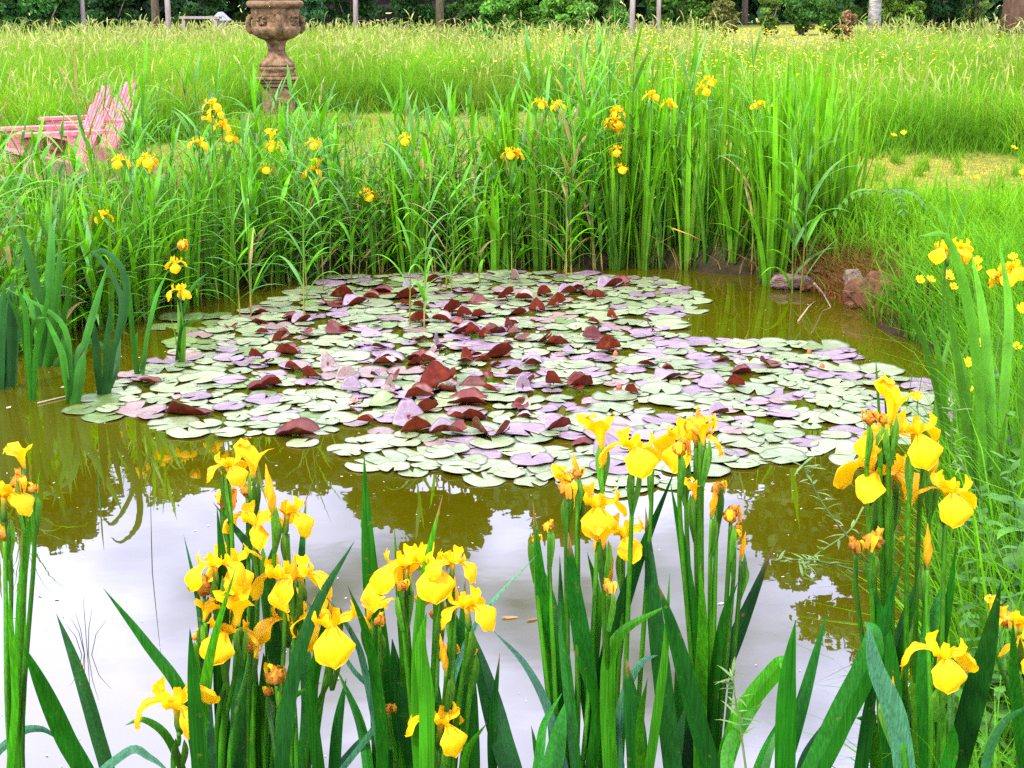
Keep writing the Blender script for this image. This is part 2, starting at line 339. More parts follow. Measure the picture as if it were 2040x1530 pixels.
# thin tangled roots and grass hanging over the rusty bank
bank('bank_roots', 7500, lambda X, Y, d: (X > 1.5) & (Y > 7.6), (.08, .26), (.004, .008), (.10, .04, .012), (.16, .07, .02), (.18, .14, .02), (.22, .12, .03), .45, (1.4, 2.6, 7.4, 9.5), (.6, 1.6))

# ------------------------------------------------------------------ leaf shapes
def sword(mb, pts, width, yaw=0.0, n=16, thick=.14, c0=(.03, .1, .01), c1=(.05, .17, .012), view=Vector((0, 1, 0)), prof='sword', twist=0.0):
    P = catmull(pts, n); vs, cs = [], []; h_ = abs(math.sin(pts[-1][0] * 531 + pts[-1][2] * 977)); tipt = 2 if h_ > .5 else .90 + h_ * .14; tb = (.22, .13, .04)
    for i, p in enumerate(P):
        t = i / n; tg = (P[min(i + 1, n)] - P[max(i - 1, 0)]).normalized()
        a = tg.cross(view); a = a.normalized() if a.length > 1e-3 else Vector((1, 0, 0)); b = tg.cross(a).normalized()
        an = yaw + twist * t; wa = a * math.cos(an) + b * math.sin(an); nb = tg.cross(wa)
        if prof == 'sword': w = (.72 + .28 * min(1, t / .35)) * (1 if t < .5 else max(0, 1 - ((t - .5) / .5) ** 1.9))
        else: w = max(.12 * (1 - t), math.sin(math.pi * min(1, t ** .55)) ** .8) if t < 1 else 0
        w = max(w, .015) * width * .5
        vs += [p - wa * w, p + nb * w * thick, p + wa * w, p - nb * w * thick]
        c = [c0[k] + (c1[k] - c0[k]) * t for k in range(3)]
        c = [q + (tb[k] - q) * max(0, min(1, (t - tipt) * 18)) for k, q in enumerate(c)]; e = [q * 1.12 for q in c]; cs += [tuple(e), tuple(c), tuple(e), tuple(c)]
    fs = [(i * 4 + k, i * 4 + (k + 1) % 4, (i + 1) * 4 + (k + 1) % 4, (i + 1) * 4 + k) for i in range(n) for k in range(4)]
    fs += [(3, 2, 1, 0), tuple(n * 4 + k for k in range(4))]
    mb.add(vs, fs, cs)

# ------------------------------------------------------------------ iris flower pieces (local z up, metres)
YEL, YEL2, ORG = (.78, .415, .001), (.84, .50, .002), (.62, .25, .012)
def fall_mesh(L=.062, W=.040, droop=1.45, rise=.35, ruf=.004, point=.0, seed=0):
    r = random.Random(seed); nu, nv = 13, 8; vs, cs = [], []; x = z = 0.0; ph = [r.uniform(0, 6.3) for _ in range(4)]
    for i in range(nu + 1):
        u = i / nu; th = rise - (rise + droop) * min(1, max(0, (u - .18) / .68)) ** 1.1
        if i: x += math.cos(th) * L / nu; z += math.sin(th) * L / nu
        w = .22 + .78 * min(1, max(0, (u - .22) / .38)) ** 1.3 if u < .62 else max(.0, 1 - ((u - .62) / .38) ** (2.3 - point)) ** .5
        w = max(w, .03) * W / 2
        for j in range(nv + 1):
            v = j / nv * 2 - 1
            bow = -.22 * w * v * v + ruf * abs(v) ** 2 * math.sin(u * 9 + v * 5 + ph[0]) * u + .0022 * math.sin(u * 14 + v * 8 + ph[1]) * u
            nx_, nz_ = -math.sin(th), math.cos(th)
            vs.append((x + nx_ * bow, v * w * (1 + .07 * math.sin(u * 15 + ph[2] + v * 2)), z + nz_ * bow))
            vein = .75 if (.2 < u < .5 and .1 < abs(v) < .7 and (j % 2 == 0)) else 1
            k = u ** .8; cs.append(tuple((YEL[q] * (1 - k) + YEL2[q] * k) * (1 if vein == 1 else (.72, .42, 1)[q]) for q in range(3)))
    fs = [(i * (nv + 1) + j, i * (nv + 1) + j + 1, (i + 1) * (nv + 1) + j + 1, (i + 1) * (nv + 1) + j) for i in range(nu) for j in range(nv)]
    mb = MB(); mb.add(vs, fs, cs); return mb.mesh('petal', True)
def strip(mb, pts, ws, col, cup=.3):
    P = catmull(pts, 8); vs, cs = [], []
    for i, p in enumerate(P):
        t = i / 8; k = t * (len(ws) - 1); a = int(min(k, len(ws) - 2)); w = ws[a] + (ws[a + 1] - ws[a]) * (k - a)
        tg = (P[min(i + 1, 8)] - P[max(i - 1, 0)]).normalized(); rad = Vector((p.x, p.y, 0)); sd = tg.cross(rad if rad.length > 1e-5 else Vector((1, 0, 0)))
        sd = sd.normalized() if sd.length > 1e-6 else Vector((0, 1, 0)); nb = sd.cross(tg)
        vs += [p - sd * w + nb * w * cup, p, p + sd * w + nb * w * cup]; cs += [col] * 3
    mb.add(vs, [(i * 3 + j, i * 3 + j + 1, i * 3 + j + 4, i * 3 + j + 3) for i in range(8) for j in (0, 1)], cs)
def heart_mesh(seed=0):      # styles, standards and the green tube below
    r = random.Random(seed); mb = MB()
    for k in range(3):
        a = k * 2 * math.pi / 3; d = Vector((math.cos(a), math.sin(a), 0)); e = Vector((-d.y, d.x, 0)); U = Vector((0, 0, 1))
        strip(mb, [d * .003, d * .014 + U * .010, d * .026 + U * .014, d * .031 + U * .026], [.004, .008, .009, .006], YEL2)
        for s in (-1, 1): strip(mb, [d * .024 + U * .013 + e * .004 * s, d * .028 + U * .022 + e * .007 * s, d * .025 + U * .032 + e * .009 * s], [.005, .006, .0015], YEL2)
        a2 = a + math.pi / 3; d2 = Vector((math.cos(a2), math.sin(a2), 0)); l = r.uniform(.018, .026)
        strip(mb, [d2 * .003, d2 * .011 + U * .010, d2 * .013 + U * l], [.003, .0065, .0045], YEL)
    mb.tube([(0, 0, -.045), (0, 0, -.03), (0, 0, -.012), (0, 0, .004)], [.004, .0065, .005, .007], 8, [(.06, .2, .02), (.07, .22, .02), (.3, .32, .02), YEL])
    return mb.mesh('flower', True)
def cup_mesh(seed=0):        # half-open trumpet
    r = random.Random(seed); mb = MB(); n = 18; pr = [(.004, -.026), (.006, -.01), (.010, .006), (.016, .018), (.024, .027), (.033, .030)]
    vs, cs = [], []
    for i, (q, z) in enumerate(pr):
        for k in range(n):
            a = k * 2 * math.pi / n; f = 1 + (.30 * math.sin(3 * a + seed) + .16 * math.sin(5 * a + 2 * seed) + .08 * math.sin(9 * a)) * i / 5
            vs.append((q * f * math.cos(a) + .004 * i * math.cos(seed) * .6, q * f * math.sin(a), z + .011 * math.sin(3 * a + 1 + seed) * i / 5 + .004 * math.sin(8 * a) * i / 5)); cs.append((.2, .28, .02) if i == 0 else (.8, .46, .006) if i < 3 else YEL)
    mb.add(vs, [(i * n + k, i * n + (k + 1) % n, (i + 1) * n + (k + 1) % n, (i + 1) * n + k) for i in range(5) for k in range(n)], cs)
    d = Vector((math.cos(seed), math.sin(seed), 0)); strip(mb, [d * .018 + Vector((0, 0, .036)), d * .035 + Vector((0, 0, .04)), d * .046 + Vector((0, 0, .024))], [.008, .012, .003], YEL2, -.2)
    return mb.mesh('flower', True)
def wilt_mesh(seed=0):
    r = random.Random(seed); mb = MB(); n = 12; vs, cs = [], []
    for i in range(9):
        u = i / 8; rr = (.005 + .014 * math.sin(math.pi * min(1, u * 1.05)) ** 1.2)
        for k in range(n):
            a = k * 2 * math.pi / n; f = 1 + .45 * math.sin(4 * a + u * 7 + seed) + r.uniform(-.25, .25)
            vs.append((rr * f * math.cos(a) + .008 * u * u * math.sin(seed), rr * f * math.sin(a), -.02 + .048 * u + r.uniform(-.003, .003)))
            t = r.random(); cs.append(tuple((.72, .36, .015)[q] * t + (.34, .10, .02)[q] * (1 - t) for q in range(3)))
    mb.add(vs, [(i * n + k, i * n + (k + 1) % n, (i + 1) * n + (k + 1) % n, (i + 1) * n + k) for i in range(8) for k in range(n)], cs)
    for k in range(3):
        a = r.uniform(0, 6.3); d = Vector((math.cos(a), math.sin(a), 0)); U = Vector((0, 0, 1)); l = r.uniform(.018, .034)
        strip(mb, [d * .006 + U * .02, d * l * .8 + U * r.uniform(.014, .034), d * l + U * r.uniform(-.02, .012), d * l * .8 - U * r.uniform(.0, .03)], [.005, .009, .007, .002], (.62, .27, .015) if k else (.85, .5, .006), .6)
    return mb.mesh('withered_flower', True)
def spear_mesh(seed=0, L=.085):
    r = random.Random(seed); mb = MB(); n = 10; vs, cs = [], []
    for i in range(13):
        u = i / 12; rr = .0075 * (math.sin(math.pi * min(.5, u * .9 + .1)) if u < .4 else max(.03, 1 - ((u - .4) / .6) ** 1.4))
        for k in range(n):
            a = k * 2 * math.pi / n + u * 3; f = 1 + .22 * math.sin(3 * (a - u * 6)); vs.append((rr * f * math.cos(a), rr * f * math.sin(a), L * u - .01)); t = min(1, u * 3)
            cs.append(tuple((.16, .24, .015)[q] * (1 - t) + (.80, .40, .006)[q] * t for q in range(3)))
    mb.add(vs, [(i * n + k, i * n + (k + 1) % n, (i + 1) * n + (k + 1) % n, (i + 1) * n + k) for i in range(12) for k in range(n)] + [tuple(12 * n + k for k in range(n))], cs)
    return mb.mesh('bud', True)
FALLS = [fall_mesh(seed=s, L=l, W=w, droop=d, point=pt) for s, (l, w, d, pt) in enumerate([(.086, .054, 1.55, .1), (.078, .046, 1.4, .6), (.090, .055, 1.65, .3), (.074, .040, 1.2, .9), (.076, .032, 1.35, .8)])]
HEARTS = [heart_mesh(s) for s in range(3)]; CUPS = [cup_mesh(s) for s in range(4)]; WILTS = [wilt_mesh(s) for s in range(5)]; SPEARS = [spear_mesh(s) for s in range(3)]
for me in FALLS + HEARTS + CUPS + SPEARS: me.materials.append(M['petal'])
for me in WILTS: me.materials.append(M['wilt'])

def flower(parent, loc, rot, scale, kind, tilt=(0, 0)):
    """kind: b bloom, c half-open, w withered, s spear bud; loc is relative to the parent"""
    if kind == 'b':
        f = link('flower', random.choice(HEARTS), parent)
        for k in range(3):
            q = link('petal', FALLS[0 if k == 0 and random.random() < .6 else random.randrange(5)], f); q.rotation_euler = (random.uniform(-.12, .12), random.uniform(-.1, .15), -math.pi / 2 + k * 2 * math.pi / 3 + random.uniform(-.12, .12))
            q.location = (0, 0, .004)
    else: f = link({'c': 'flower', 'w': 'withered_flower', 's': 'bud'}[kind], random.choice({'c': CUPS, 'w': WILTS, 's': SPEARS}[kind]), parent)
    f.location = loc; f.rotation_euler = (tilt[0], tilt[1], rot); f.scale = (scale,) * 3
    return f

# ------------------------------------------------------------------ foreground irises
G1, G2, G3 = (.014, .085, .010), (.024, .135, .010), (.045, .19, .012)
# leaves: plant key, px polyline from low to tip, width px, shade, extra yaw
FG = dict(
 A=(40, 2.45, 'yellow iris at far left with a closed trumpet bloom above two wilted ones'),
 A2=(185, 2.4, 'bloomless iris fan of three dark swords near lower left corner'),
 B1=(345, 2.35, 'yellow iris with one lone low bloom over the pale water'),
 B2=(420, 2.5, 'yellow iris whose lower bloom has a long pointed hanging petal'),
 B3=(505, 2.65, 'tall yellow iris topped by faded blooms and an orange spear bud'),
 B4=(585, 2.5, 'yellow iris carrying a big double bloom and a broad round hanging petal'),
 C1=(760, 2.55, 'iris with the tallest broad sword leaf and a small side bloom'),
 C2=(860, 2.45, 'yellow iris with a packed head of blooms above a low second bloom'),
 C3=(1000, 2.5, 'bloomless iris with a dark leaf leaning left at mid bottom'),
 D1=(1110, 2.6, 'yellow iris with a wide arching bloom below a spear bud'),
 D2=(1215, 2.65, 'yellow iris with two blooms seen against the lily pads'),
 D3=(1330, 2.5, 'bloomless iris of broad dark swords between two flowering irises'),
 D4=(1405, 2.6, 'yellow iris with thick green stalks and a ragged bloom under a tall spike'),
 D5=(1530, 2.45, 'bloomless iris with a folded pale leaf over bluish water'),
 E1=(1775, 2.6, 'yellow iris with a wide tattered bloom and a cup bloom above it'),
 E2=(1700, 2.35, 'bloomless iris with one long twisted leaf pale at its top'),
 E3=(1860, 2.5, 'yellow iris at right with a neat bloom of three drooping petals'),
 E4=(1905, 2.3, 'yellow iris with a low bloom beside a steep dark sword leaf'),
 E5=(2045, 2.4, 'yellow iris half cut off by the right edge beside the nettles'),
)
FLEAF = [
 ('A', [(30, 1600), (40, 1380), (45, 1160), (80, 935)], 26, 2), ('A', [(20, 1600), (30, 1400), (22, 1250), (18, 1180)], 16, 2),
 ('A2', [(190, 1600), (130, 1470), (85, 1370), (45, 1283)], 42, 1), ('A2', [(225, 1600), (190, 1450), (150, 1320), (112, 1222)], 33, 1), ('A2', [(-20, 1560), (30, 1468), (80, 1452), (120, 1475)], 18, 4), ('A2', [(150, 1620), (250, 1500), (300, 1510), (345, 1545)], 20, 4),
 ('B1', [(400, 1600), (370, 1400), (290, 1280), (206, 1172)], 27, 1), ('B1', [(375, 1600), (340, 1480), (290, 1435), (248, 1445)], 18, 2), ('B1', [(400, 1600), (388, 1400), (378, 1250)], 34, 1),
 ('B2', [(430, 1600), (410, 1350), (395, 1200), (366, 1065)], 17, 0), ('B2', [(450, 1600), (440, 1350), (445, 1150), (432, 1010)], 32, 1), ('B2', [(395, 1600), (400, 1450), (420, 1300), (470, 1130)], 26, 2), ('B2', [(470, 1600), (475, 1400), (470, 1250)], 38, 1), ('B2', [(420, 1600), (400, 1480), (385, 1330)], 30, 1),
 ('B3', [(560, 1600), (550, 1300), (520, 1130), (424, 1000)], 34, 1), ('B3', [(530, 1600), (540, 1300), (530, 1160), (560, 1050)], 26, 2), ('B3', [(545, 1600), (595, 1300), (600, 1120), (611, 982)], 24, 0), ('B3', [(500, 1600), (500, 1400), (485, 1180), (500, 1010)], 38, 1), ('B3', [(520, 1600), (530, 1400), (525, 1300)], 40, 2),
 ('B4', [(560, 1600), (580, 1370), (630, 1210), (706, 1078)], 32, 0), ('B4', [(600, 1600), (615, 1400), (600, 1260), (590, 1180)], 34, 1), ('B4', [(640, 1600), (620, 1400), (640, 1280), (655, 1200)], 28, 1), ('B4', [(660, 1600), (672, 1450), (690, 1350)], 26, 0), ('B4', [(640, 1600), (760, 1420), (700, 1330), (600, 1180)], 13, 4), ('B4', [(580, 1600), (560, 1470), (570, 1400), (640, 1360)], 26, 2),
 ('C1', [(790, 1600), (760, 1330), (736, 1120), (725, 905)], 44, 1), ('C1', [(845, 1600), (815, 1450), (795, 1370), (781, 1272)], 54, 0), ('C1', [(800, 1600), (806, 1350), (796, 1200), (785, 1045)], 20, 2), ('C1', [(760, 1600), (760, 1450), (735, 1280), (692, 1165)], 30, 1), ('C1', [(770, 1600), (730, 1350), (700, 1260), (640, 1175)], 15, 4),
 ('C1', [(640, 1600), (700, 1500), (780, 1430), (840, 1385)], 20, 4), ('C1', [(740, 1600), (720, 1450), (670, 1330)], 24, 1),
 ('C2', [(840, 1600), (830, 1350), (845, 1150), (882, 985)], 24, 2), ('C2', [(890, 1600), (905, 1400), (918, 1290), (927, 1150)], 36, 1), ('C2', [(935, 1600), (935, 1430), (925, 1300), (905, 1215)], 42, 1), ('C2', [(850, 1600), (850, 1400), (838, 1290), (850, 1220)], 34, 2), ('C2', [(880, 1600), (872, 1450), (868, 1330)], 38, 1), ('C2', [(860, 1600), (890, 1400), (950, 1240), (1070, 1105)], 15, 4), ('C2', [(920, 1600), (930, 1500), (970, 1440)], 18, 2),
 ('C3', [(1030, 1600), (995, 1460), (965, 1350), (940, 1255)], 50, 0), ('C3', [(985, 1600), (980, 1480), (985, 1400), (996, 1300)], 20, 0), ('C3', [(1130, 1620), (1100, 1440), (1050, 1330), (980, 1253)], 20, 4), ('C3', [(1060, 1600), (1075, 1500), (1085, 1440), (1120, 1380)], 22, 1),
 ('D1', [(1115, 1600), (1100, 1350), (1080, 1180), (1062, 1000)], 34, 1), ('D1', [(1150, 1600), (1135, 1400), (1120, 1250), (1115, 1105)], 26, 1), ('D1', [(1195, 1600), (1170, 1350), (1145, 1180), (1132, 1060)], 44, 0), ('D1', [(1090, 1600), (1110, 1480), (1125, 1400)], 44, 1), ('D1', [(1180, 1600), (1175, 1400), (1190, 1200), (1170, 1100)], 30, 2), ('D1', [(1120, 1620), (1080, 1540), (1058, 1445)], 22, 0), ('D1', [(1140, 1600), (1118, 1300), (1095, 1180), (1070, 1110)], 22, 1),
 ('D2', [(1200, 1600), (1205, 1350), (1260, 1150), (1345, 935)], 44, 0), ('D2', [(1190, 1600), (1215, 1400), (1235, 1290), (1249, 1195)], 22, 2), ('D2', [(1220, 1620), (1210, 1380), (1230, 1270), (1330, 1205)], 34, 2), ('D2', [(1240, 1600), (1230, 1450), (1270, 1330), (1340, 1290)], 26, 4), ('D2', [(1170, 1600), (1190, 1420), (1165, 1340), (1140, 1290)], 26, 1),
 ('D3', [(1275, 1600), (1268, 1480), (1258, 1400), (1248, 1312)], 48, 0), ('D3', [(1345, 1600), (1325, 1400), (1300, 1180), (1286, 1010)], 42, 0), ('D3', [(1285, 1620), (1305, 1450), (1325, 1300), (1334, 1140)], 22, 2), ('D3', [(1430, 1620), (1385, 1420), (1345, 1270), (1312, 1165)], 42, 0), ('D3', [(1330, 1620), (1345, 1500), (1366, 1405)], 36, 1), ('D3', [(1280, 1620), (1275, 1450), (1290, 1350)], 20, 2),
 ('D4', [(1415, 1620), (1390, 1330), (1365, 1120), (1335, 960)], 28, 1), ('D4', [(1350, 1620), (1410, 1400), (1470, 1260), (1542, 1085)], 46, 0), ('D4', [(1420, 1620), (1420, 1400), (1440, 1240), (1470, 1160)], 24, 1), ('D4', [(1395, 1620), (1395, 1400), (1400, 1250), (1395, 1120)], 30, 2), ('D4', [(1380, 1620), (1360, 1450), (1345, 1330)], 40, 1),
 ('D5', [(1430, 1620), (1470, 1440), (1545, 1335), (1562, 1322), (1556, 1335)], 40, 2), ('D5', [(1560, 1620), (1565, 1450), (1570, 1340), (1585, 1235)], 44, 1), ('D5', [(1540, 1620), (1585, 1450), (1615, 1340), (1647, 1220)], 30, 0), ('D5', [(1500, 1620), (1520, 1520), (1560, 1420)], 40, 1), ('D5', [(1590, 1620), (1600, 1520), (1640, 1440)], 26, 0), ('D5', [(1460, 1620), (1450, 1500), (1490, 1430), (1520, 1400)], 30, 2),
 ('E2', [(1590, 1640), (1660, 1460), (1725, 1330), (1740, 1262), (1722, 1238)], 62, 1), ('E2', [(1800, 1640), (1790, 1450), (1745, 1330), (1728, 1240)], 46, 4), ('E2', [(1700, 1640), (1720, 1500), (1735, 1390), (1750, 1330)], 34, 0), ('E2', [(1740, 1640), (1745, 1500), (1730, 1440), (1705, 1430)], 26, 2),
 ('E1', [(1760, 1640), (1770, 1380), (1800, 1250), (1850, 1100)], 46, 1), ('E1', [(1790, 1640), (1780, 1350), (1745, 1200), (1720, 1110)], 30, 1), ('E1', [(1770, 1640), (1760, 1350), (1765, 1230), (1800, 1110)], 26, 0), ('E1', [(1800, 1640), (1800, 1450), (1800, 1330)], 46, 2),
 ('E3', [(1850, 1640), (1840, 1350), (1860, 1230), (1885, 1150)], 34, 1), ('E3', [(1830, 1640), (1825, 1350), (1815, 1230), (1785, 1165)], 26, 3), ('E3', [(1880, 1640), (1870, 1350), (1890, 1200), (1905, 1080)], 24, 1),
 ('E4', [(1880, 1640), (1930, 1430), (1965, 1300), (1994, 1160)], 54, 0), ('E4', [(1860, 1640), (1895, 1500), (1900, 1440)], 34, 1), ('E4', [(1960, 1640), (1965, 1520), (2000, 1440), (2060, 1400)], 22, 0),
 ('E5', [(2050, 1640), (2030, 1450), (2020, 1330), (2018, 1230)], 26, 1), ('E5', [(2080, 1640), (2060, 1400), (2050, 1250)], 34, 1),
]
# flower: plant, x, y, kind, span px, rot, stalk foot x
FFLOW = [
 ('A', 46, 915, 'c', 70, .6, 38), ('A', 40, 962, 'w', 75, 1, 36), ('A', 8, 990, 'b', 110, 1.0, 20), ('A', 66, 975, 'w', 40, 2, 44), ('A', 8, 1065, 'w', 60, 2, 18),
 ('B1', 352, 1405, 'b', 150, .55, 345),
 ('B2', 428, 1128, 'b', 105, 1.3, 410), ('B2', 406, 1172, 'w', 90, 2, 405), ('B2', 462, 1125, 'b', 115, .25, 440), ('B2', 450, 1262, 'b', 125, -.15, 430), ('B2', 478, 1222, 'c', 90, 3, 445), ('B2', 408, 1222, 'c', 60, 1, 410), ('B2', 394, 1268, 'w', 46, 1, 400), ('B2', 496, 1285, 'w', 70, 1.5, 460),
 ('B3', 455, 930, 'b', 85, .7, 478), ('B3', 505, 928, 'c', 90, .5, 495), ('B3', 543, 960, 's', 120, 0, 530), ('B3', 450, 995, 'w', 85, .5, 485), ('B3', 492, 980, 'w', 60, 2.5, 500), ('B3', 510, 1045, 'b', 120, .15, 505), ('B3', 572, 1025, 'b', 105, .95, 545), ('B3', 505, 1185, 'w', 60, 0, 505),
 ('B4', 565, 1155, 'b', 135, .2, 560), ('B4', 598, 1150, 'b', 110, 1.4, 580), ('B4', 578, 1240, 'b', 120, -.95, 590), ('B4', 660, 1245, 'b', 150, .12, 615), ('B4', 550, 1350, 'w', 85, 2, 565), ('B4', 586, 1120, 's', 80, 1, 580), ('B4', 662, 1200, 's', 60, 1, 630), ('B4', 535, 1380, 'w', 40, 2, 550),
 ('C1', 735, 1215, 'c', 85, 2.7, 745), ('C1', 756, 1238, 'w', 50, 1, 752), ('C1', 775, 1415, 'w', 45, 1, 790),
 ('C2', 808, 1130, 'b', 125, -.8, 830), ('C2', 866, 1132, 'b', 140, 0, 858), ('C2', 902, 1122, 'b', 90, 1.2, 880), ('C2', 930, 1210, 'b', 110, .9, 905), ('C2', 905, 1165, 's', 110, 1, 895), ('C2', 840, 1195, 'w', 65, 2, 845), ('C2', 872, 1225, 'w', 70, 1, 868), ('C2', 888, 1290, 's', 95, 0, 885), ('C2', 895, 1295, 'w', 55, 2, 890), ('C2', 878, 1440, 'b', 115, .55, 878), ('C2', 800, 1168, 'w', 45, 0, 825), ('C2', 940, 1300, 'w', 30, 0, 925),
 ('D1', 1190, 1012, 'b', 130, .05, 1165), ('D1', 1130, 975, 'w', 80, 1, 1130), ('D1', 1128, 968, 'c', 70, 2, 1130), ('D1', 1152, 925, 's', 95, 0, 1150), ('D1', 1150, 945, 'w', 45, 2, 1148), ('D1', 1094, 1050, 'w', 42, 0, 1110), ('D1', 1066, 1078, 'w', 42, 2, 1100), ('D1', 1212, 1110, 's', 110, 2, 1195), ('D1', 1214, 1172, 'w', 55, 1, 1200),
 ('D2', 1200, 872, 'c', 90, 2.4, 1220), ('D2', 1262, 898, 'b', 125, .1, 1240), ('D2', 1300, 922, 'w', 45, 2, 1265), ('D2', 1243, 1068, 'b', 115, .1, 1225), ('D2', 1203, 1075, 'c', 70, 3.3, 1210),
 ('D4', 1368, 880, 'b', 130, -.5, 1390), ('D4', 1396, 855, 'w', 95, 1.6, 1398), ('D4', 1402, 868, 'c', 70, 0, 1400), ('D4', 1386, 832, 's', 110, 1, 1395), ('D4', 1355, 895, 'w', 70, 1, 1390), ('D4', 1388, 985, 'c', 60, 2.6, 1405), ('D4', 1418, 985, 's', 90, 0, 1412), ('D4', 1430, 975, 'w', 55, 0, 1416), ('D4', 1456, 1028, 'w', 70, 1, 1430), ('D4', 1464, 1065, 'w', 55, 2, 1432), ('D4', 1476, 1080, 's', 70, 0, 1445), ('D4', 1432, 1310, 's', 60, 0, 1425),
 ('E1', 1780, 815, 'c', 110, .1, 1770), ('E1', 1732, 835, 'w', 60, 2, 1765), ('E1', 1760, 838, 'w', 50, 2, 1768), ('E1', 1765, 872, 'b', 115, -.9, 1775), ('E1', 1822, 865, 'b', 130, .1, 1800), ('E1', 1745, 945, 'b', 150, -.45, 1765), ('E1', 1782, 945, 'b', 110, .75, 1775), ('E1', 1840, 905, 'w', 70, 1, 1815), ('E1', 1857, 905, 's', 90, 1, 1825), ('E1', 1742, 1080, 'w', 80, 0, 1755), ('E1', 1705, 1090, 'w', 60, 1, 1745), ('E1', 1780, 1030, 's', 60, 1, 1778),
 ('E3', 1888, 985, 'b', 130, .05, 1870), ('E3', 1848, 1075, 's', 110, 3, 1855),
 ('E4', 1876, 1310, 'b', 130, .05, 1880), ('E4', 1893, 1365, 'w', 60, 1, 1888), ('E4', 1778, 1365, 's', 70, 0, 1800),
 ('E5', 2025, 1245, 'b', 100, .4, 2040), ('E5', 2006, 1235, 'w', 70, 1, 2030), ('E5', 2045, 1300, 'b', 90, 0, 2045), ('E5', 1975, 1208, 'c', 40, 1, 2030),
]
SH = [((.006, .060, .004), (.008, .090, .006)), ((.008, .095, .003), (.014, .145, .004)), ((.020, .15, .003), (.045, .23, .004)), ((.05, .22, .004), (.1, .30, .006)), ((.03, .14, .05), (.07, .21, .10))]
roots = {}
for key, (bx, Yp, lab) in FG.items():
    q = at(bx, 1560, Yp); z = max(hz(q.x, Yp), -.06); roots[key] = (empty('yellow_iris', (q.x, Yp, z)), Yp)
    tag(roots[key][0], lab, 'iris', 'irises along the near bank')
def rel(root, v): return Vector(v) - root.location
for key, pl, w, sh in FLEAF:
    rt, Yp = roots[key]; rr = random.Random(hash((key, tuple(pl))) % 9999 if False else int(sum(a * 7 + b * 3 for a, b in pl)))
    Y1 = Yp + rr.uniform(-.10, .10); Y2 = Y1 + rr.uniform(-.12, .16)
    pts = [Vector((rt.location.x * .5 + at(pl[0][0], 1560, Y1).x * .5, Yp + (Y1 - Yp) * .4, rt.location.z - .02))]
    for i, (x, y) in enumerate(pl): pts.append(at(x, y, Y1 + (Y2 - Y1) * i / (len(pl) - 1)))
    sc = mpp(pl[-1][0], pl[-1][1], Y1)
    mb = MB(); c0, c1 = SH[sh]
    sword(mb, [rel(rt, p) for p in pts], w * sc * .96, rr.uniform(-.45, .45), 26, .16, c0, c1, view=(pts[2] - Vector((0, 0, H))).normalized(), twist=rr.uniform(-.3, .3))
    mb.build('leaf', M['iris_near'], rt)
for key, x, y, kind, span, rot, fx in FFLOW:
    rt, Yp = roots[key]; rr = random.Random(x * 31 + y); Y1 = Yp + rr.uniform(-.09, .09)
    c = at(x, y, Y1); s = mpp(x, y, Y1); sc = span * s / {'b': .099, 'c': .088, 'w': .098, 's': .095}[kind]
    tilt = (rr.uniform(-.15, .15), rr.uniform(-.2, .2))
    if kind == 's': c = at(x, y + span * .45, Y1)
    flower(rt, rel(rt, c), rot, sc, kind, tilt)
    b0 = Vector((rt.location.x * .6 + at(fx, 1560, Yp).x * .4, Yp, rt.location.z - .02)); dz = {'b': .04, 'c': .028, 'w': .02, 's': .01}[kind] * sc
    mid = at(fx, max(1480, y + 130), Yp); top = c - Vector((0, 0, dz)); pre = top.lerp(mid, .25) + Vector(((top.x - mid.x) * .12, 0, 0))
    mb = MB(); P = catmull([rel(rt, p) for p in (b0, mid, pre, top)], 16); g0 = (.025, .16, .005); g1 = (.06, .22, .006)
    mb.tube(P, [.0056 - .0020 * i / 16 for i in range(17)], 8, [tuple(g0[k] + (g1[k] - g0[k]) * i / 16 for k in range(3)) for i in range(17)]); mb.build('stem', M['iris_near'], rt, True)
    for k in range(2 if kind != 'w' else 1):      # bracts sheathing the bud
        mb = MB(); sd = rr.choice((-1, 1)) * (.006 + .004 * k); l = rr.uniform(.05, .085)
        t0 = top + Vector((0, 0, -.055)); d = (top - pre).normalized()
        sword(mb, [rel(rt, t0 - d * .02), rel(rt, t0 + d * l * .5 + Vector((sd, -.004, 0))), rel(rt, t0 + d * l + Vector((sd * .9, -.003, .0)))], .012, rr.uniform(-.7, .7), 8, .25, (.04, .17, .012), (.10, .24, .016)); mb.build('bract', M['iris_near'], rt)

# ------------------------------------------------------------------ reeds and sword-leaf clumps
def bez_leaf(mb, base, az, elev, length, width, droop, c0, c1, n=9, prof='lance', thick=.08):
    pts, p, e = [Vector(base)], Vector(base), elev
    for i in range(5):
        d = Vector((math.cos(az) * math.cos(e), math.sin(az) * math.cos(e), math.sin(e))); p = p + d * length / 5; pts.append(p.copy()); e -= droop / 5 * (1 + .4 * i)
    P = catmull(pts, n); side = Vector((-math.sin(az), math.cos(az), 0)); vs, cs = [], []
    for i, q in enumerate(P):
        t = i / n; tg = (P[min(i + 1, n)] - P[max(i - 1, 0)]).normalized(); up = side.cross(tg)
        w = (.35 + .65 * min(1, t / .3)) * (1 - max(0, (t - .3) / .7) ** 1.5) if prof == 'lance' else (.75 + .25 * min(1, t / .3)) * (1 - max(0, (t - .5) / .5) ** 1.8)
        w = max(w, .02) * width / 2
        vs += [q - side * w + up * w * .35, q, q + side * w + up * w * .35]; c = tuple(c0[k] + (c1[k] - c0[k]) * t for k in range(3)); cs += [c, tuple(z * .9 for z in c), c]
    mb.add(vs, [(i * 3 + j, i * 3 + j + 1, i * 3 + j + 4, i * 3 + j + 3) for i in range(n) for j in (0, 1)], cs)
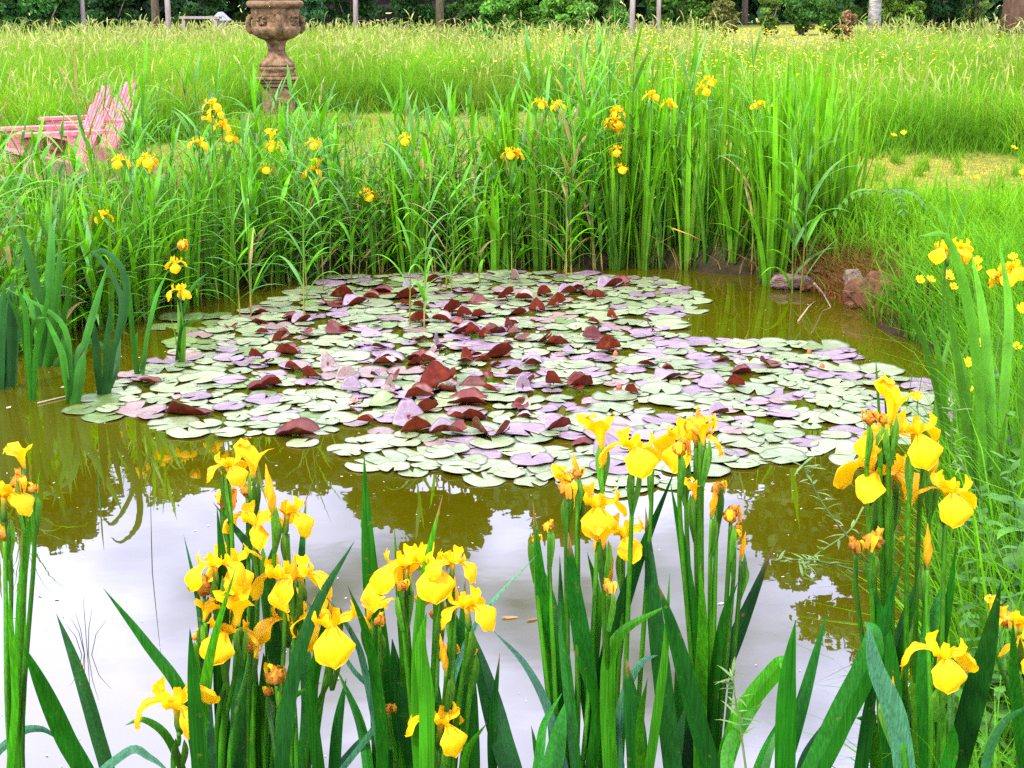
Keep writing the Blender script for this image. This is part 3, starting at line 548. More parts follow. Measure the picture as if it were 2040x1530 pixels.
def reed_proto(seed):
    r = random.Random(seed); h = 1.0; root = empty('common_reed'); mb = MB(); bend = r.uniform(-.05, .05); bd2 = r.uniform(-.05, .05)
    P = [(bend * t * t, bd2 * t * t, h * t * .92) for t in [i / 9 for i in range(10)]]
    dead = seed % 8 == 7; tan, gr = (.42, .30, .07), ((.36, .27, .08) if dead else (.11, .23, .02))
    mb.tube(P, [.0050 - .0032 * i / 9 for i in range(10)], 6, [tuple(tan[k] * (1 - min(1, i / 3.2)) + gr[k] * min(1, i / 3.2) for k in range(3)) for i in range(10)]); mb.build('stem', M['leaf_far'], root, True)
    az = r.uniform(0, 6.3); nl = r.choice((10, 11, 12))
    for k in range(nl):
        t = .12 + .80 * k / (nl - 1); az += math.pi + r.uniform(-.7, .7); mb = MB()
        top = k >= nl - 2; blue = r.random() < .4
        c0, c1 = ((.07, .24, .025), (.14, .33, .06)) if blue else ((.07, .29, .003), (.14, .42, .004))
        if dead or r.random() < .06: c0, c1 = (.34, .25, .07), (.42, .32, .12)
        bez_leaf(mb, (bend * t * t, bd2 * t * t, h * .92 * t), az, r.uniform(1.2, 1.45) if top else r.uniform(.8, 1.15), r.uniform(.24, .38) if not top else r.uniform(.2, .32), r.uniform(.018, .030), r.uniform(.1, .5) if top else r.uniform(.3, 1.3), c0, c1)
        mb.build('leaf', M['leaf_far'], root, True)
    return root
REEDS = [reed_proto(s) for s in range(9)]; used = set()
def place(protos, k, loc, rz, sc, tilt=(0, 0)):
    o = protos[k] if (id(protos), k) not in used else copy_tree(protos[k]); used.add((id(protos), k))
    o.location = loc; o.rotation_euler = (tilt[0], tilt[1], rz); o.scale = (sc[0], sc[0], sc[1]) if isinstance(sc, tuple) else (sc,) * 3
    return o
def clump_proto(seed, n, spread=.07, c=((.06, .24, .003), (.15, .42, .004))):
    r = random.Random(seed); root = empty('sword_leaf_iris')
    for k in range(n):
        mb = MB(); az = r.uniform(0, 6.3); d = r.uniform(0, spread); h = r.uniform(.65, 1.0); b = 1 if r.random() > .3 else .8
        cc = [tuple(q * b * r.uniform(.85, 1.15) for q in z) for z in c]; cc[0] = tuple(cc[0][i] * .75 + (.16, .17, .03)[i] * .25 for i in range(3))
        bez_leaf(mb, (math.cos(az) * d, math.sin(az) * d, -.03), az + r.uniform(-.5, .5), r.uniform(1.38, 1.54), h, r.uniform(.024, .038), r.choice((.05, .1, .2, .3, .9)) * r.uniform(.5, 1.1), cc[0], cc[1], 10, 'sword')
        mb.build('leaf', M['iris_far'], root)
    return root
CLUMPS = [clump_proto(20 + s, 11, .09) for s in range(6)]
def shoreY(x):        # far shoreline for that X
    return float(np.interp(x, [-5, -4, -3, -2.5, -2.1, -1.6, -1, 0, 1, 1.6, 1.78], [6.6, 7.0, 7.6, 8.1, 8.6, 9.2, 9.65, 9.78, 9.72, 9.45, 9.0]))
ZONES = [(-9e9, 330, 'on the left bank by the pink chairs', 'left bank'), (330, 760, 'at water edge before the stone urn', 'urn side'), (760, 1180, 'in the middle of the far bank', 'middle of the far bank'), (1180, 1e9, 'at the right end of the far bank', 'right end of the far bank')]
def zone(px): return next(z for z in ZONES if z[0] <= px < z[1])
i = 0; tries = 0
while i < 262 and tries < 5000:
    tries += 1
    px = random.uniform(-120, 1640) if random.random() < .6 else random.uniform(-60, 1150); dy = random.choice((-1, 1, 1)) * random.random() ** 1.3
    Y0 = 9.6; x = (px - CX) / FP * Y0; Y = shoreY(x) + (dy * .22 if dy < 0 else dy * 1.25); x = (px - CX) / FP * Y
    if px > 1250 and random.random() < .55: continue
    hh = random.uniform(1.0, 1.5) if px > 1150 or px < -10 else random.uniform(.62, .88) if px < 250 else random.uniform(.75, 1.12) if px < 340 else random.uniform(.7, 1.02) if 430 < px < 660 else random.uniform(.62, .98) if 670 < px < 1060 else random.uniform(.75, 1.15) if px < 1050 else random.uniform(.85, 1.3)
    o = place(REEDS, random.choice((0, 1, 2, 3, 4, 5, 6, 8, 0, 1, 2, 3, 4, 5, 6, 8) + ((7,) if random.random() < .5 else ())), (x, Y, max(hz(x, Y), -.1) - .01), random.uniform(0, 6.3), (random.uniform(.95, 1.3), hh), (random.uniform(-.09, .09), random.uniform(-.1, .1)))
    z = zone(px); tag(o, 'tall green reed with arching pointed leaves ' + z[2], 'reed', 'reeds, ' + z[3]); i += 1
for k in range(12):
    px = random.choice((random.uniform(-40, 20), random.uniform(180, 330))); Y = random.uniform(8.9, 9.7); x = (px - CX) / FP * Y
    o = place(REEDS, random.choice((0, 1, 2, 3, 4, 5, 6, 8, 0, 1, 2, 3, 4, 5, 6, 8) + ((7,) if random.random() < .5 else ())), (x, Y, hz(x, Y) - .01), random.uniform(0, 6.3), (.8, random.uniform(.95, 1.2)), (random.uniform(-.09, .09), random.uniform(-.1, .1)))
    tag(o, 'tall green reed with arching pointed leaves ' + ZONES[0][2], 'reed', 'reeds, ' + ZONES[0][3])
# reeds standing out in the water among the lily pads
for px, py, h, lab in [(500, 628, 1.15, 'reed with orange-tan foot rising beside pink lily pad'), (478, 632, .7, 'short leaning reed left of the tan-footed reed'), (612, 602, 1.1, 'thin double reed standing at back left of the lily raft'), (606, 640, 1.15, 'nearer of the two thin reeds at back left of the raft'), (816, 652, 1.2, 'straw-coloured reed stem standing deep among red lily leaves'),
                       (845, 655, 1.0, 'straw reed just right of the one deep among red leaves'), (889, 583, .9, 'yellowed reed at the back edge of the lily raft'), (899, 583, .75, 'shorter yellowed reed at the back edge of the raft'), (956, 568, .8, 'lone straw reed behind the middle of the raft'), (1128, 556, 1.15, 'reed at the raft back edge right of the middle'), (645, 585, 1.0, 'green reed at left corner of the raft back edge'), (700, 560, 1.0, 'slim reed where raft meets the far reed bed')]:
    p = gnd(px, py); o = place(REEDS, random.choice((0, 1, 2, 3, 4, 5, 6, 8, 0, 1, 2, 3, 4, 5, 6, 8) + ((7,) if random.random() < .5 else ())), (p.x, p.y, -.03), random.uniform(0, 6), (.9, h), (0, random.uniform(-.04, .04))); tag(o, lab, 'reed', 'reeds standing out in the water')
# sword-leaf irises in the far bed
for i in range(96):
    px = random.uniform(1500, 1650) if i < 12 else random.uniform(980, 1690) if i < 68 else random.uniform(-60, 1000); x = (px - CX) / FP * 9.7
    Y = shoreY(min(x, 1.7)) + random.uniform(-.12, .75 if px > 900 else .5); x = (px - CX) / FP * Y
    if px > 1560: Y = random.uniform(9.4, 10.4)
    o = place(CLUMPS, random.randrange(6), (x, Y, max(hz(x, Y), -.06)), random.uniform(0, 6.3), (1.0, random.uniform(.95, 1.4) if px > 1150 else random.uniform(.8, 1.1)))
    z = zone(px); tag(o, 'clump of upright sword shaped iris leaves ' + z[2], 'iris', 'iris leaf clumps, ' + z[3])

# clumps standing in the water at left and blades at right, drawn leaf by leaf
def leafset(name, lab, cat, base, Y, leaves, mat, c, grp=None):
    p = gnd(*base) if Y is None else at(base[0], base[1], Y); Y = p.y; rt = empty(name, (p.x, p.y, p.z - .03)); tag(rt, lab, cat, grp)
    for pl, w in leaves:
        mb = MB(); rr = random.Random(int(sum(pl[-1]) * 13 + w)); Y2 = Y + rr.uniform(-.2, .2)
        pts = [at(x, y, Y + (Y2 - Y) * i / (len(pl) - 1)) for i, (x, y) in enumerate(pl)]; b = rr.uniform(.75, 1.25)
        sword(mb, [rel(rt, q) for q in pts], w * mpp(*pl[0], Y), rr.uniform(-.4, .4), 18, .14, tuple(q * b for q in c[0]), tuple(q * b for q in c[1]), view=(pts[1] - Vector((0, 0, H))).normalized())
        mb.build('leaf', mat, rt)
    return rt
W1 = ((.028, .15, .006), (.055, .24, .016)); gl = 'leaf clumps standing in the left shallows'
leafset('water_iris', 'clump of broad leaves in water with one blade arched over to the right', 'iris', (144, 803), None, [([(146, 806), (168, 690), (190, 610), (213, 530)], 15), ([(150, 806), (150, 720), (172, 682), (205, 690), (247, 743)], 13), ([(138, 806), (128, 730), (118, 690), (70, 590)], 14), ([(142, 806), (140, 740), (120, 640), (8, 572)], 12), ([(152, 806), (160, 740), (168, 700)], 20), ([(134, 806), (138, 772), (134, 750)], 8)], M['iris_far'], W1, gl)
leafset('water_iris', 'dark leaf clump beside the left end of the lily raft', 'iris', (206, 788), None, [([(200, 790), (192, 700), (188, 640)], 16), ([(208, 790), (212, 720), (214, 670), (222, 600)], 14), ([(216, 790), (226, 700), (250, 620), (245, 540), (205, 498), (180, 512)], 13), ([(205, 790), (228, 690), (240, 590), (190, 505), (165, 515)], 10), ([(212, 790), (232, 730), (240, 640)], 12)], M['iris_far'], ((.02, .09, .012), (.04, .16, .03)), gl)
leafset('water_iris', 'pale narrow leaf clump with bent tips near the left edge', 'iris', (65, 797), None, [([(62, 800), (55, 700), (50, 620), (30, 560)], 12), ([(68, 800), (72, 700), (90, 620), (95, 570)], 12), ([(66, 800), (60, 690), (70, 640), (92, 632)], 9), ([(60, 800), (50, 690), (35, 630), (5, 575)], 10)], M['iris_far'], W1, gl)
leafset('water_iris', 'tallest broad-bladed leaf clump at left standing close to the bank', 'iris', (86, 731), None, [([(84, 735), (80, 620), (60, 520), (36, 440)], 20), ([(90, 735), (95, 600), (102, 500), (100, 430)], 18), ([(95, 735), (108, 620), (118, 540), (117, 486)], 16), ([(80, 735), (70, 640), (42, 560)], 14), ([(98, 735), (125, 640), (140, 560)], 12), ([(104, 735), (130, 690), (112, 600)], 14)], M['iris_far'], W1, gl)
leafset('water_iris', 'dense leaf clump standing in water at the left picture edge', 'iris', (10, 776), None, [([(0, 780), (0, 660), (10, 560)], 22), ([(12, 780), (15, 650), (28, 540)], 16), ([(22, 770), (24, 660), (20, 580)], 20), ([(30, 765), (34, 680), (60, 600)], 10), ([(-15, 780), (-15, 640), (-40, 520)], 20)], M['iris_far'], ((.02, .10, .016), (.035, .16, .03)), gl)
leafset('water_iris', 'slender leaf clump in water with a long blade leaning right', 'iris', (278, 749), None, [([(272, 752), (262, 640), (255, 540)], 10), ([(280, 752), (295, 660), (312, 590), (334, 540)], 9), ([(284, 752), (290, 690), (300, 620)], 9), ([(276, 752), (270, 690), (274, 660)], 9)], M['iris_far'], W1, gl)
leafset('water_iris', 'pair of thin curved leaves at the left end of the lily raft', 'iris', (352, 722), None, [([(350, 724), (360, 660), (380, 640), (408, 636)], 6), ([(354, 724), (365, 620), (385, 570), (415, 543)], 7)], M['iris_far'], W1, gl)
W2 = ((.06, .20, .012), (.10, .30, .014)); gr_ = 'leaf clumps on the right bank'
leafset('bank_iris', 'tall blade clump on right bank with a tip bent over to the left', 'iris', (1960, 1090), 4.25, [([(1960, 1110), (1955, 850), (1935, 640), (1890, 480), (1830, 470)], 19), ([(1970, 1110), (1975, 850), (1960, 640), (1935, 500)], 21), ([(1985, 1110), (2000, 800), (2010, 620), (1990, 480)], 19), ([(1940, 1110), (1925, 850), (1905, 700), (1880, 560)], 16), ([(1950, 1110), (1935, 900), (1915, 720), (1860, 640)], 15), ([(2005, 1110), (2030, 850), (2045, 700)], 19), ([(1980, 1110), (1985, 950), (2005, 820)], 17)], M['iris_far'], W2, gr_)
leafset('bank_iris', 'narrow blade clump at the shore with one long leaf arching out left', 'iris', (1885, 900), 4.9, [([(1890, 920), (1870, 800), (1840, 680), (1800, 610), (1765, 578)], 12), ([(1895, 920), (1880, 800), (1868, 700), (1840, 600)], 12), ([(1880, 920), (1870, 840), (1865, 760)], 12), ([(1900, 920), (1905, 820), (1895, 740)], 12)], M['iris_far'], W2, gr_)
leafset('bank_iris', 'blade clump at right edge above the nettles', 'iris', (2020, 1180), 3.9, [([(2020, 1200), (2010, 1000), (1990, 880)], 19), ([(2030, 1200), (2035, 1000), (2040, 850)], 21), ([(2005, 1200), (1985, 1050), (1950, 940)], 15), ([(2010, 1200), (1975, 1060), (1930, 990)], 14)], M['iris_far'], W2, gr_)
leafset('bank_iris', 'upright blade clump among grass where the right bank turns away', 'iris', (1900, 480), 8.6, [([(1895, 520), (1890, 430), (1885, 350)], 9), ([(1905, 520), (1915, 440), (1925, 380)], 10), ([(1900, 520), (1880, 440), (1850, 400)], 8)], M['iris_far'], W2, gr_)
leafset('water_iris', 'thin lone blade sticking up through the lily pads at right', 'iris', (1757, 900), None, [([(1757, 902), (1750, 800), (1744, 705)], 6), ([(1758, 902), (1765, 830), (1760, 770)], 4)], M['iris_far'], W2)

# irises in flower on the far bank
WHERE = [(421, 208, 'tall far iris with the fullest bloom near the stone urn'), (395, 285, 'far iris with single bloom left of the urn'), (442, 250, 'far iris with two ragged blooms left of the urn'), (240, 320, 'far iris bloom just right of the pink chair'), (295, 318, 'far iris with stacked blooms right of the pink chair'),
 (545, 290, 'far iris with narrow bloom under the urn'), (533, 335, 'low far iris bloom under the urn'), (620, 340, 'far iris with tall split bloom right of the urn'), (625, 285, 'small far iris bloom by the pale stones'), (205, 430, 'low iris bloom in dark grass at left'), (358, 580, 'iris standing in water with its blooms one above another'),
 (808, 275, 'far iris bloom before the mown strip'), (733, 385, 'low far iris bloom in the middle reeds'), (1015, 305, 'far iris with wide flat bloom mid bank'), (1075, 205, 'far iris bloom high in the middle reeds'), (1110, 210, 'small far iris bloom right of the high middle one'), (1225, 240, 'far iris with the tallest stack of blooms'),
 (1230, 298, 'far iris with bloom right below the tall stack'), (1237, 335, 'lowest far iris bloom below the tall stack'), (1297, 190, 'far iris bloom right of the tall stack'), (1332, 207, 'small far iris bloom further right of the tall stack'), (1412, 160, 'highest far iris bloom among tall swords'), (1512, 210, 'far iris bloom at the right end of the swords'),
 (1885, 500, 'right bank iris with two blooms side by side'), (2005, 550, 'right bank iris with large bloom at the edge')]
for x, y, lab in WHERE:
    Y = shoreY((x - CX) / FP * 9.3) - .12 if x < 1000 else 9.62
    if x == 358: Y = gnd(352, 722).y
    
    if x > 1800: Y = 5.4 if x < 1950 else 5.0
    Y += random.uniform(0, .08) if 360 < x < 1700 else 0
    c = at(x, y, Y); g = hz(c.x, Y); rt = empty('yellow_iris', (c.x + random.uniform(-.03, .03), Y, max(g, -.04))); tag(rt, lab, 'iris', 'irises in flower on the far and right banks')
    mb = MB(); P = catmull([rel(rt, q) for q in (rt.location, rt.location.lerp(c, .5) + Vector((.01, 0, 0)), c - Vector((0, 0, .03)))], 8)
    mb.tube(P, [.006 - .002 * i / 8 for i in range(9)], 6, (.08, .22, .015)); mb.build('stem', M['iris_far'], rt, True)
    flower(rt, rel(rt, c), random.uniform(-.3, .3) + (0 if random.random() < .6 else 1), random.uniform(1.0, 1.25), 'b', (random.uniform(-.2, .2), random.uniform(-.2, .2)))
    ex = {421: [(10, 14, 'b')], 442: [(16, 22, 'b'), (-24, -10, 'c')], 295: [(2, 20, 'c')], 545: [(-5, -18, 'c')], 620: [(14, -10, 'c'), (6, 25, 'w')], 358: [(-8, -55, 'b'), (3, -90, 'w')], 1225: [(5, -18, 'b'), (-8, 10, 'b'), (6, 24, 'c')], 1412: [(-10, 16, 'b')], 1885: [(28, -6, 'b')], 2005: [(10, -12, 'b'), (-12, 8, 'c')], 1512: [(14, 8, 'c')], 1015: [(12, 0, 'b')]}.get(x, [])
    for dx, dy, k in ex: flower(rt, rel(rt, at(x + dx, y + dy, Y + random.uniform(-.03, .03))), random.uniform(0, 2), random.uniform(.9, 1.15), k, (random.uniform(-.3, .3), random.uniform(-.3, .3)))
    for k in range(3):
        mb = MB(); az = random.uniform(0, 6.3); bez_leaf(mb, (0, 0, -.02), az, 1.45, max(.3, (c.z - rt.location.z)) * random.uniform(.7, 1.0), .024, random.uniform(.05, .5), (.07, .2, .012), (.10, .28, .014), 8, 'sword'); mb.build('leaf', M['iris_far'], rt)

# ------------------------------------------------------------------ lily pads
def pad_mat(name, c1, c2, rough, spec, coat):
    m = bpy.data.materials.new(name); nt = nodes(m); tc = N(nt, 'ShaderNodeTexCoord'); oi = N(nt, 'ShaderNodeObjectInfo'); g = N(nt, 'ShaderNodeNewGeometry')
    f = noise(nt, g.outputs['Position'], 22, 4, .6)
    c = mixc(nt, maprange(nt, f, .35, .68, 0, 1), c1, c2)
    spk = noise(nt, g.outputs['Position'], 160, 2, .5)
    c = mixc(nt, maprange(nt, spk, .64, .70, 0, .85), c, (.10, .055, .02)); c = mixc(nt, maprange(nt, noise(nt, g.outputs['Position'], 11, 4, .7), .60, .72, 0, .7), c, (.14, .15, .035))
    at_ = N(nt, 'ShaderNodeAttribute', attribute_name='Col'); c = mixc(nt, 1.0, c, at_.outputs[0], 'MULTIPLY')
    c = mixc(nt, 1.0, c, maprange(nt, oi.outputs['Random'], 0, 1, .75, 1.25), 'MULTIPLY')
    p = N(nt, 'ShaderNodeBsdfPrincipled'); L(nt, c, p.inputs['Base Color']); p.inputs['Roughness'].default_value = rough; p.inputs['Specular IOR Level'].default_value = spec
    p.inputs['Coat Weight'].default_value = coat; p.inputs['Coat Roughness'].default_value = .35
    b = N(nt, 'ShaderNodeBump'); b.inputs['Strength'].default_value = .25; b.inputs['Distance'].default_value = .006
    L(nt, noise(nt, g.outputs['Position'], 38, 3), b.inputs['Height']); L(nt, b.outputs[0], p.inputs['Normal'])
    o = N(nt, 'ShaderNodeOutputMaterial'); L(nt, p.outputs[0], o.inputs[0]); return m
PM = {'pale': pad_mat('pad_pale_green', (.195, .25, .095), (.27, .32, .145), .36, .6, .25), 'green': pad_mat('pad_olive_green', (.10, .17, .03), (.15, .22, .05), .4, .6, .2),
      'purple': pad_mat('pad_mauve', (.21, .135, .155), (.27, .185, .205), .40, .7, .3), 'pink': pad_mat('pad_dusky_pink', (.21, .13, .10), (.26, .18, .13), .42, .7, .3),
      'red': pad_mat('pad_dark_red', (.08, .010, .004), (.15, .020, .006), .45, .35, 0), 'under': pad_mat('pad_red_underside', (.10, .008, .003), (.20, .026, .004), .5, .22, 0)}
def pad_mesh(seed, fold=None):
    """round leaf with a cleft; fold=(axis angle, amount, where) rolls one side up so the red underside shows"""
    r = random.Random(seed); n, rings = 36, 6; half = R(r.uniform(8, 20)); vs, cs = [], []; ph = [r.uniform(0, 6.3) for _ in range(4)]; taco = bool(fold) and seed % 3 == 1
    if taco: fold = (fold[0], fold[1] * .8, max(.06, fold[2] * .3 + .1))
    def shape(q, a):
        k = q * (1 + .03 * math.sin(2 * a + ph[0]) + .018 * math.sin(5 * a + ph[1]) + .01 * math.sin(9 * a + ph[2])); x, y = k * math.cos(a), k * math.sin(a)
        z = .05 * q ** 4 * (1 + 1.2 * math.sin(3 * a + ph[3])) * .5 + .012 * math.sin(7 * a) * q * q
        if fold:
            fa, am, wh = fold; u = x * math.cos(fa) + y * math.sin(fa); sg = 1
            if taco and u < 0: u, sg = -u, -1
            v = -x * math.sin(fa) + y * math.cos(fa)
            if u > wh:
                s = u - wh; rad = .22; th = min(s / rad, am); ex = max(0, s - rad * am); u2 = wh + rad * math.sin(th) + ex * math.cos(th); z += ex * math.sin(th); z += rad * (1 - math.cos(th)) + .04 * s * math.sin(3 * v + ph[0]) + .03 * s * math.sin(7 * v + 3 * u + ph[1]); u2 *= sg; v *= 1 - .25 * min(1, s); x, y = u2 * math.cos(fa) - v * math.sin(fa), u2 * math.sin(fa) + v * math.cos(fa)
        return x, y, z
    top = []
    for j in range(1, rings + 1):
        for k in range(n + 1):
            a = half + (2 * math.pi - 2 * half) * k / n; q = j / rings
            if k in (0, n) and j < 2: q *= .9
            top.append(shape(q, a)); vein = (1.0 + (.16 if k % 4 == 0 else 0)) * (.86 + .14 * q); e = .72 if j == rings else vein; cs.append((e, e, e))
    nt_ = len(top); th = .022
    vs = [(0, 0, 0)] + top + [(0, 0, -th)] + [(x, y, z - th) for x, y, z in top]; C = [(1, 1, 1)] + cs + [(1, 1, 1)] + cs
    def idx(j, k): return 1 + (j - 1) * (n + 1) + k
    fs, mi = [], []; off = nt_ + 1
    for k in range(n): fs.append((0, idx(1, k), idx(1, k + 1))); mi.append(0); fs.append((off, off + idx(1, k + 1), off + idx(1, k))); mi.append(1)
    for j in range(1, rings):
        for k in range(n):
            f = (idx(j, k), idx(j + 1, k), idx(j + 1, k + 1), idx(j, k + 1)); fs.append(f); mi.append(0); fs.append(tuple(off + q for q in f[::-1])); mi.append(1)
    ring = [0] + [idx(j, 0) for j in range(1, rings + 1)] + [idx(rings, k) for k in range(1, n + 1)] + [idx(j, n) for j in range(rings - 1, 0, -1)]
    for q in range(len(ring)):
        a, b = ring[q], ring[(q + 1) % len(ring)]; fs.append((a, a + off, b + off, b)); mi.append(0)
    mb = MB(); mb.add(vs, fs, C); mb.mi = mi; return mb.mesh('lily_pad', True)
PADS = {}
def get_pad(shape, colour):
    if (shape, colour) not in PADS:
        fold = None
        if isinstance(shape, tuple): fold = shape[1:]
        me = pad_mesh(shape if not fold else shape[0], fold); me.materials.append(PM[colour]); me.materials.append(PM['under']); PADS[(shape, colour)] = me
    return PADS[(shape, colour)]
OUT = [(128, 822), (165, 797), (215, 787), (232, 755), (310, 735), (345, 700), (350, 668), (425, 640), (520, 612), (600, 578), (640, 556), (830, 546), (1000, 541), (1150, 546), (1300, 554), (1390, 582), (1405, 600), (1375, 622), (1330, 640), (1360, 672), (1450, 680), (1580, 680), (1685, 692), (1715, 712), (1690, 732), (1790, 738), (1845, 765), (1890, 792), (1945, 825),
       (1890, 850), (1760, 890), (1650, 905), (1560, 915), (1480, 935), (1380, 960), (1250, 990), (1170, 975), (1030, 955), (920, 938), (830, 945), (700, 935), (680, 880), (760, 858), (790, 840), (690, 850), (600, 872), (480, 868), (340, 868), (300, 840), (250, 826), (200, 835)]
OUTW = np.array([gnd(x, y)[:2] for x, y in OUT])
def inside(x, y):
    c = False
    for i in range(len(OUTW)):
        a, b = OUTW[i], OUTW[i - 1]
        if (a[1] > y) != (b[1] > y) and x < a[0] + (y - a[1]) / (b[1] - a[1]) * (b[0] - a[0]): c = not c
    return c
pads = []   # px,py,X,Y,r,colour,shape,label
def addpad(px, py, r, colour, shape, label=None, tilt=None, up=0): p = gnd(px, py); pads.append([px, py, p.x, p.y, r, colour, shape, label, tilt, up])
for px, py, w, colr, lab in [(195, 800, 110, 'green', 'translucent olive pad right beneath the dark leaf clump'), (160, 819, 70, 'green', 'small olive pad at the very left end of the raft'), (205, 831, 85, 'green', 'lowest of the three olive pads at the left end'), (280, 817, 105, 'pink', 'dusky pink pad with dark fold at the left end'), (345, 845, 100, 'pale', None), (375, 863, 90, 'pale', None),
    (603, 884, 64, 'pale', 'lone pale pad hanging below the left half of raft'), (965, 957, 88, 'pale', 'pale pad jutting lowest at the raft front centre'), (1057, 961, 70, 'pale', None), (823, 943, 62, 'pale', None), (735, 928, 95, 'pale', None), (770, 915, 90, 'pale', None), (1230, 985, 60, 'pale', None), (1755, 738, 92, 'pale', 'round pale pad alone past the raft right end'), (1390, 600, 60, 'pale', 'small pad at the raft back right corner beside open water'), (1640, 690, 105, 'pale', None), (1665, 709, 88, 'purple', 'mauve pad at the raft right side next to open water'),
    (1700, 918, 95, 'pale', 'big pale pad behind the wide tattered iris bloom'), (1720, 885, 92, 'purple', 'mauve pad left of the right-hand iris cup bloom'), (498, 633, 68, 'pink', 'pink pad pierced by the tan-footed reed'), (550, 648, 60, 'pink', None), (330, 652, 66, 'green', 'olive pad at left of the three loose rear pads'), (425, 630, 75, 'green', None), (360, 633, 90, 'green', None),
    (930, 686, 84, 'purple', 'large lavender pad in the centre behind a dark curled leaf'), (965, 690, 90, 'purple', None), (1260, 842, 105, 'purple', 'widest mauve pad in the front right of the raft'), (960, 905, 86, 'purple', None), (925, 885, 86, 'purple', None), (1560, 787, 90, 'purple', None), (1545, 812, 80, 'purple', None), (1400, 712, 70, 'purple', None), (1290, 662, 80, 'purple', None), (1185, 677, 70, 'purple', None)]:
    addpad(px, py, w / 2 * mpp(px, py, gnd(px, py).y), colr, random.randrange(8), lab)
# lifted, folded red leaves: x, y, width, fold direction (deg, 270 = towards the camera), curl, where
RED = [(575, 712, 75, 60, 1.3, -.3), (652, 742, 70, 120, 1.2, -.4), (690, 762, 66, 100, 1.3, -.2), (540, 775, 66, 270, 1.3, .0), (868, 786, 120, 270, 1.5, -.4), (905, 772, 66, 60, 1.6, -.4), (838, 800, 90, 250, 1.2, -.1), (815, 848, 100, 100, 1.3, -.3), (832, 868, 95, 270, 1.1, -.1), (885, 872, 80, 270, 1.2, .0), (958, 872, 84, 200, 1.2, -.2), (1000, 875, 80, 300, 1.1, -.1), (1112, 862, 88, 280, 1.3, -.5), (1040, 785, 70, 150, 1.4, -.3), (1102, 775, 66, 230, 1.4, -.3), (1155, 778, 84, 270, 1.5, -.5),
       (1213, 708, 78, 275, 1.3, -.3), (1180, 680, 60, 110, 1.2, .0), (772, 733, 60, 270, 1.2, -.2), (865, 700, 60, 160, 1.5, -.5), (780, 783, 56, 40, 1.5, -.4), (855, 728, 62, 240, 1.4, -.3), (928, 728, 50, 230, 1.5, -.5), (902, 632, 70, 270, 1.3, -.3), (880, 645, 60, 270, 1.2, -.3), (835, 648, 60, 270, 1.3, -.2), (1010, 602, 60, 270, 1.3, -.3), (1045, 603, 58, 270, 1.3, -.3), (1068, 628, 56, 250, 1.5, -.4), (1110, 618, 66, 290, 1.3, -.3), (1130, 590, 56, 270, 1.4, -.3), (1022, 568, 44, 250, 1.7, -.6), (683, 603, 72, 270, 1.2, -.3), (985, 672, 66, 270, 1.2, -.1), (1012, 664, 54, 240, 1.4, -.3), (925, 640, 54, 270, 1.3, -.3), (1150, 583, 46, 270, 1.3, -.2),
       (765, 812, 80, 70, .9, .0), (1258, 792, 50, 270, 1.2, -.2), (1432, 832, 60, 270, 1.2, -.3), (1465, 777, 56, 270, 1.3, -.2), (700, 782, 60, 120, 1.2, -.2), (590, 745, 70, 80, 1.1, -.2), (955, 640, 46, 270, 1.3, -.2), (560, 690, 52, 300, 1.3, -.4), (1330, 745, 36, 270, 1.4, -.3), (620, 760, 60, 250, 1.2, -.2), (1190, 600, 44, 270, 1.2, -.2), (740, 600, 50, 270, 1.2, 0), (1085, 596, 50, 260, 1.3, -.3), (300, 768, 60, 270, .9, .3), (910, 875, 70, 260, 1.2, -.1), (850, 830, 84, 280, 1.1, -.1)]
RL = {(868, 786): 'biggest upright red-brown lily leaf in the raft centre', (1112, 862): 'crimson crumpled lily leaf standing at the raft front', (575, 712): 'red lily leaf folded open round mauve inside at left', (865, 700): 'dark curled lily leaf in front of the lavender pad', (815, 848): 'red-backed lily leaf rolled like a cone at the raft front', (1155, 778): 'rust red lily leaf curled like a shell', (1213, 708): 'low rust red lily leaf right of the raft centre', (1022, 568): 'small upright red leaf at the raft back edge', (1465, 777): 'dark red curled leaf among mauve pads at right', (683, 603): 'brown-red leaves heaped at the back left of the raft', (1432, 832): 'red leaf half hidden behind a foreground iris spike', (765, 812): 'tilted lily leaf with its edge lifted left of centre'}
for k in range(62):
    a, q = random.uniform(0, 6.3), random.random() ** .6; x, y = 900 + 420 * q * math.cos(a), 715 + 150 * q * math.sin(a)
    if 560 < y: RED.append((x, y, random.uniform(34, 74) * (.6 + .4 * (y - 540) / 320), random.choice((60, 120, 200, 240, 270, 270, 270, 300, 330)), random.uniform(.5, 1.5), random.uniform(-.5, .3)))
for i, (x, y, w, fd, am, wh) in enumerate(RED):
    addpad(x, y, w / 2 * mpp(x, y, gnd(x, y).y) * (.74 if w < 90 else .72), random.choice(('red', 'red', 'purple', 'pink')) if x != 765 else 'green', (40 + i % 12, R(fd + random.uniform(-15, 15)), am, wh), RL.get((x, y)), (random.uniform(-.15, .15), random.uniform(-.15, .15)), .02)
nforced = len(pads)
A = np.array([[p[2], p[3], p[4]] for p in pads]); lo_, hi_ = OUTW.min(0), OUTW.max(0); arr = A.tolist()
def toc(x, y):
    v = Vector((x, y, -H)); f = Vector((0, cp, -sp)); u = Vector((0, sp, cp)); d = v.dot(f); return CX + FP * v.x / d, CY - FP * v.dot(u) / d
t = 0
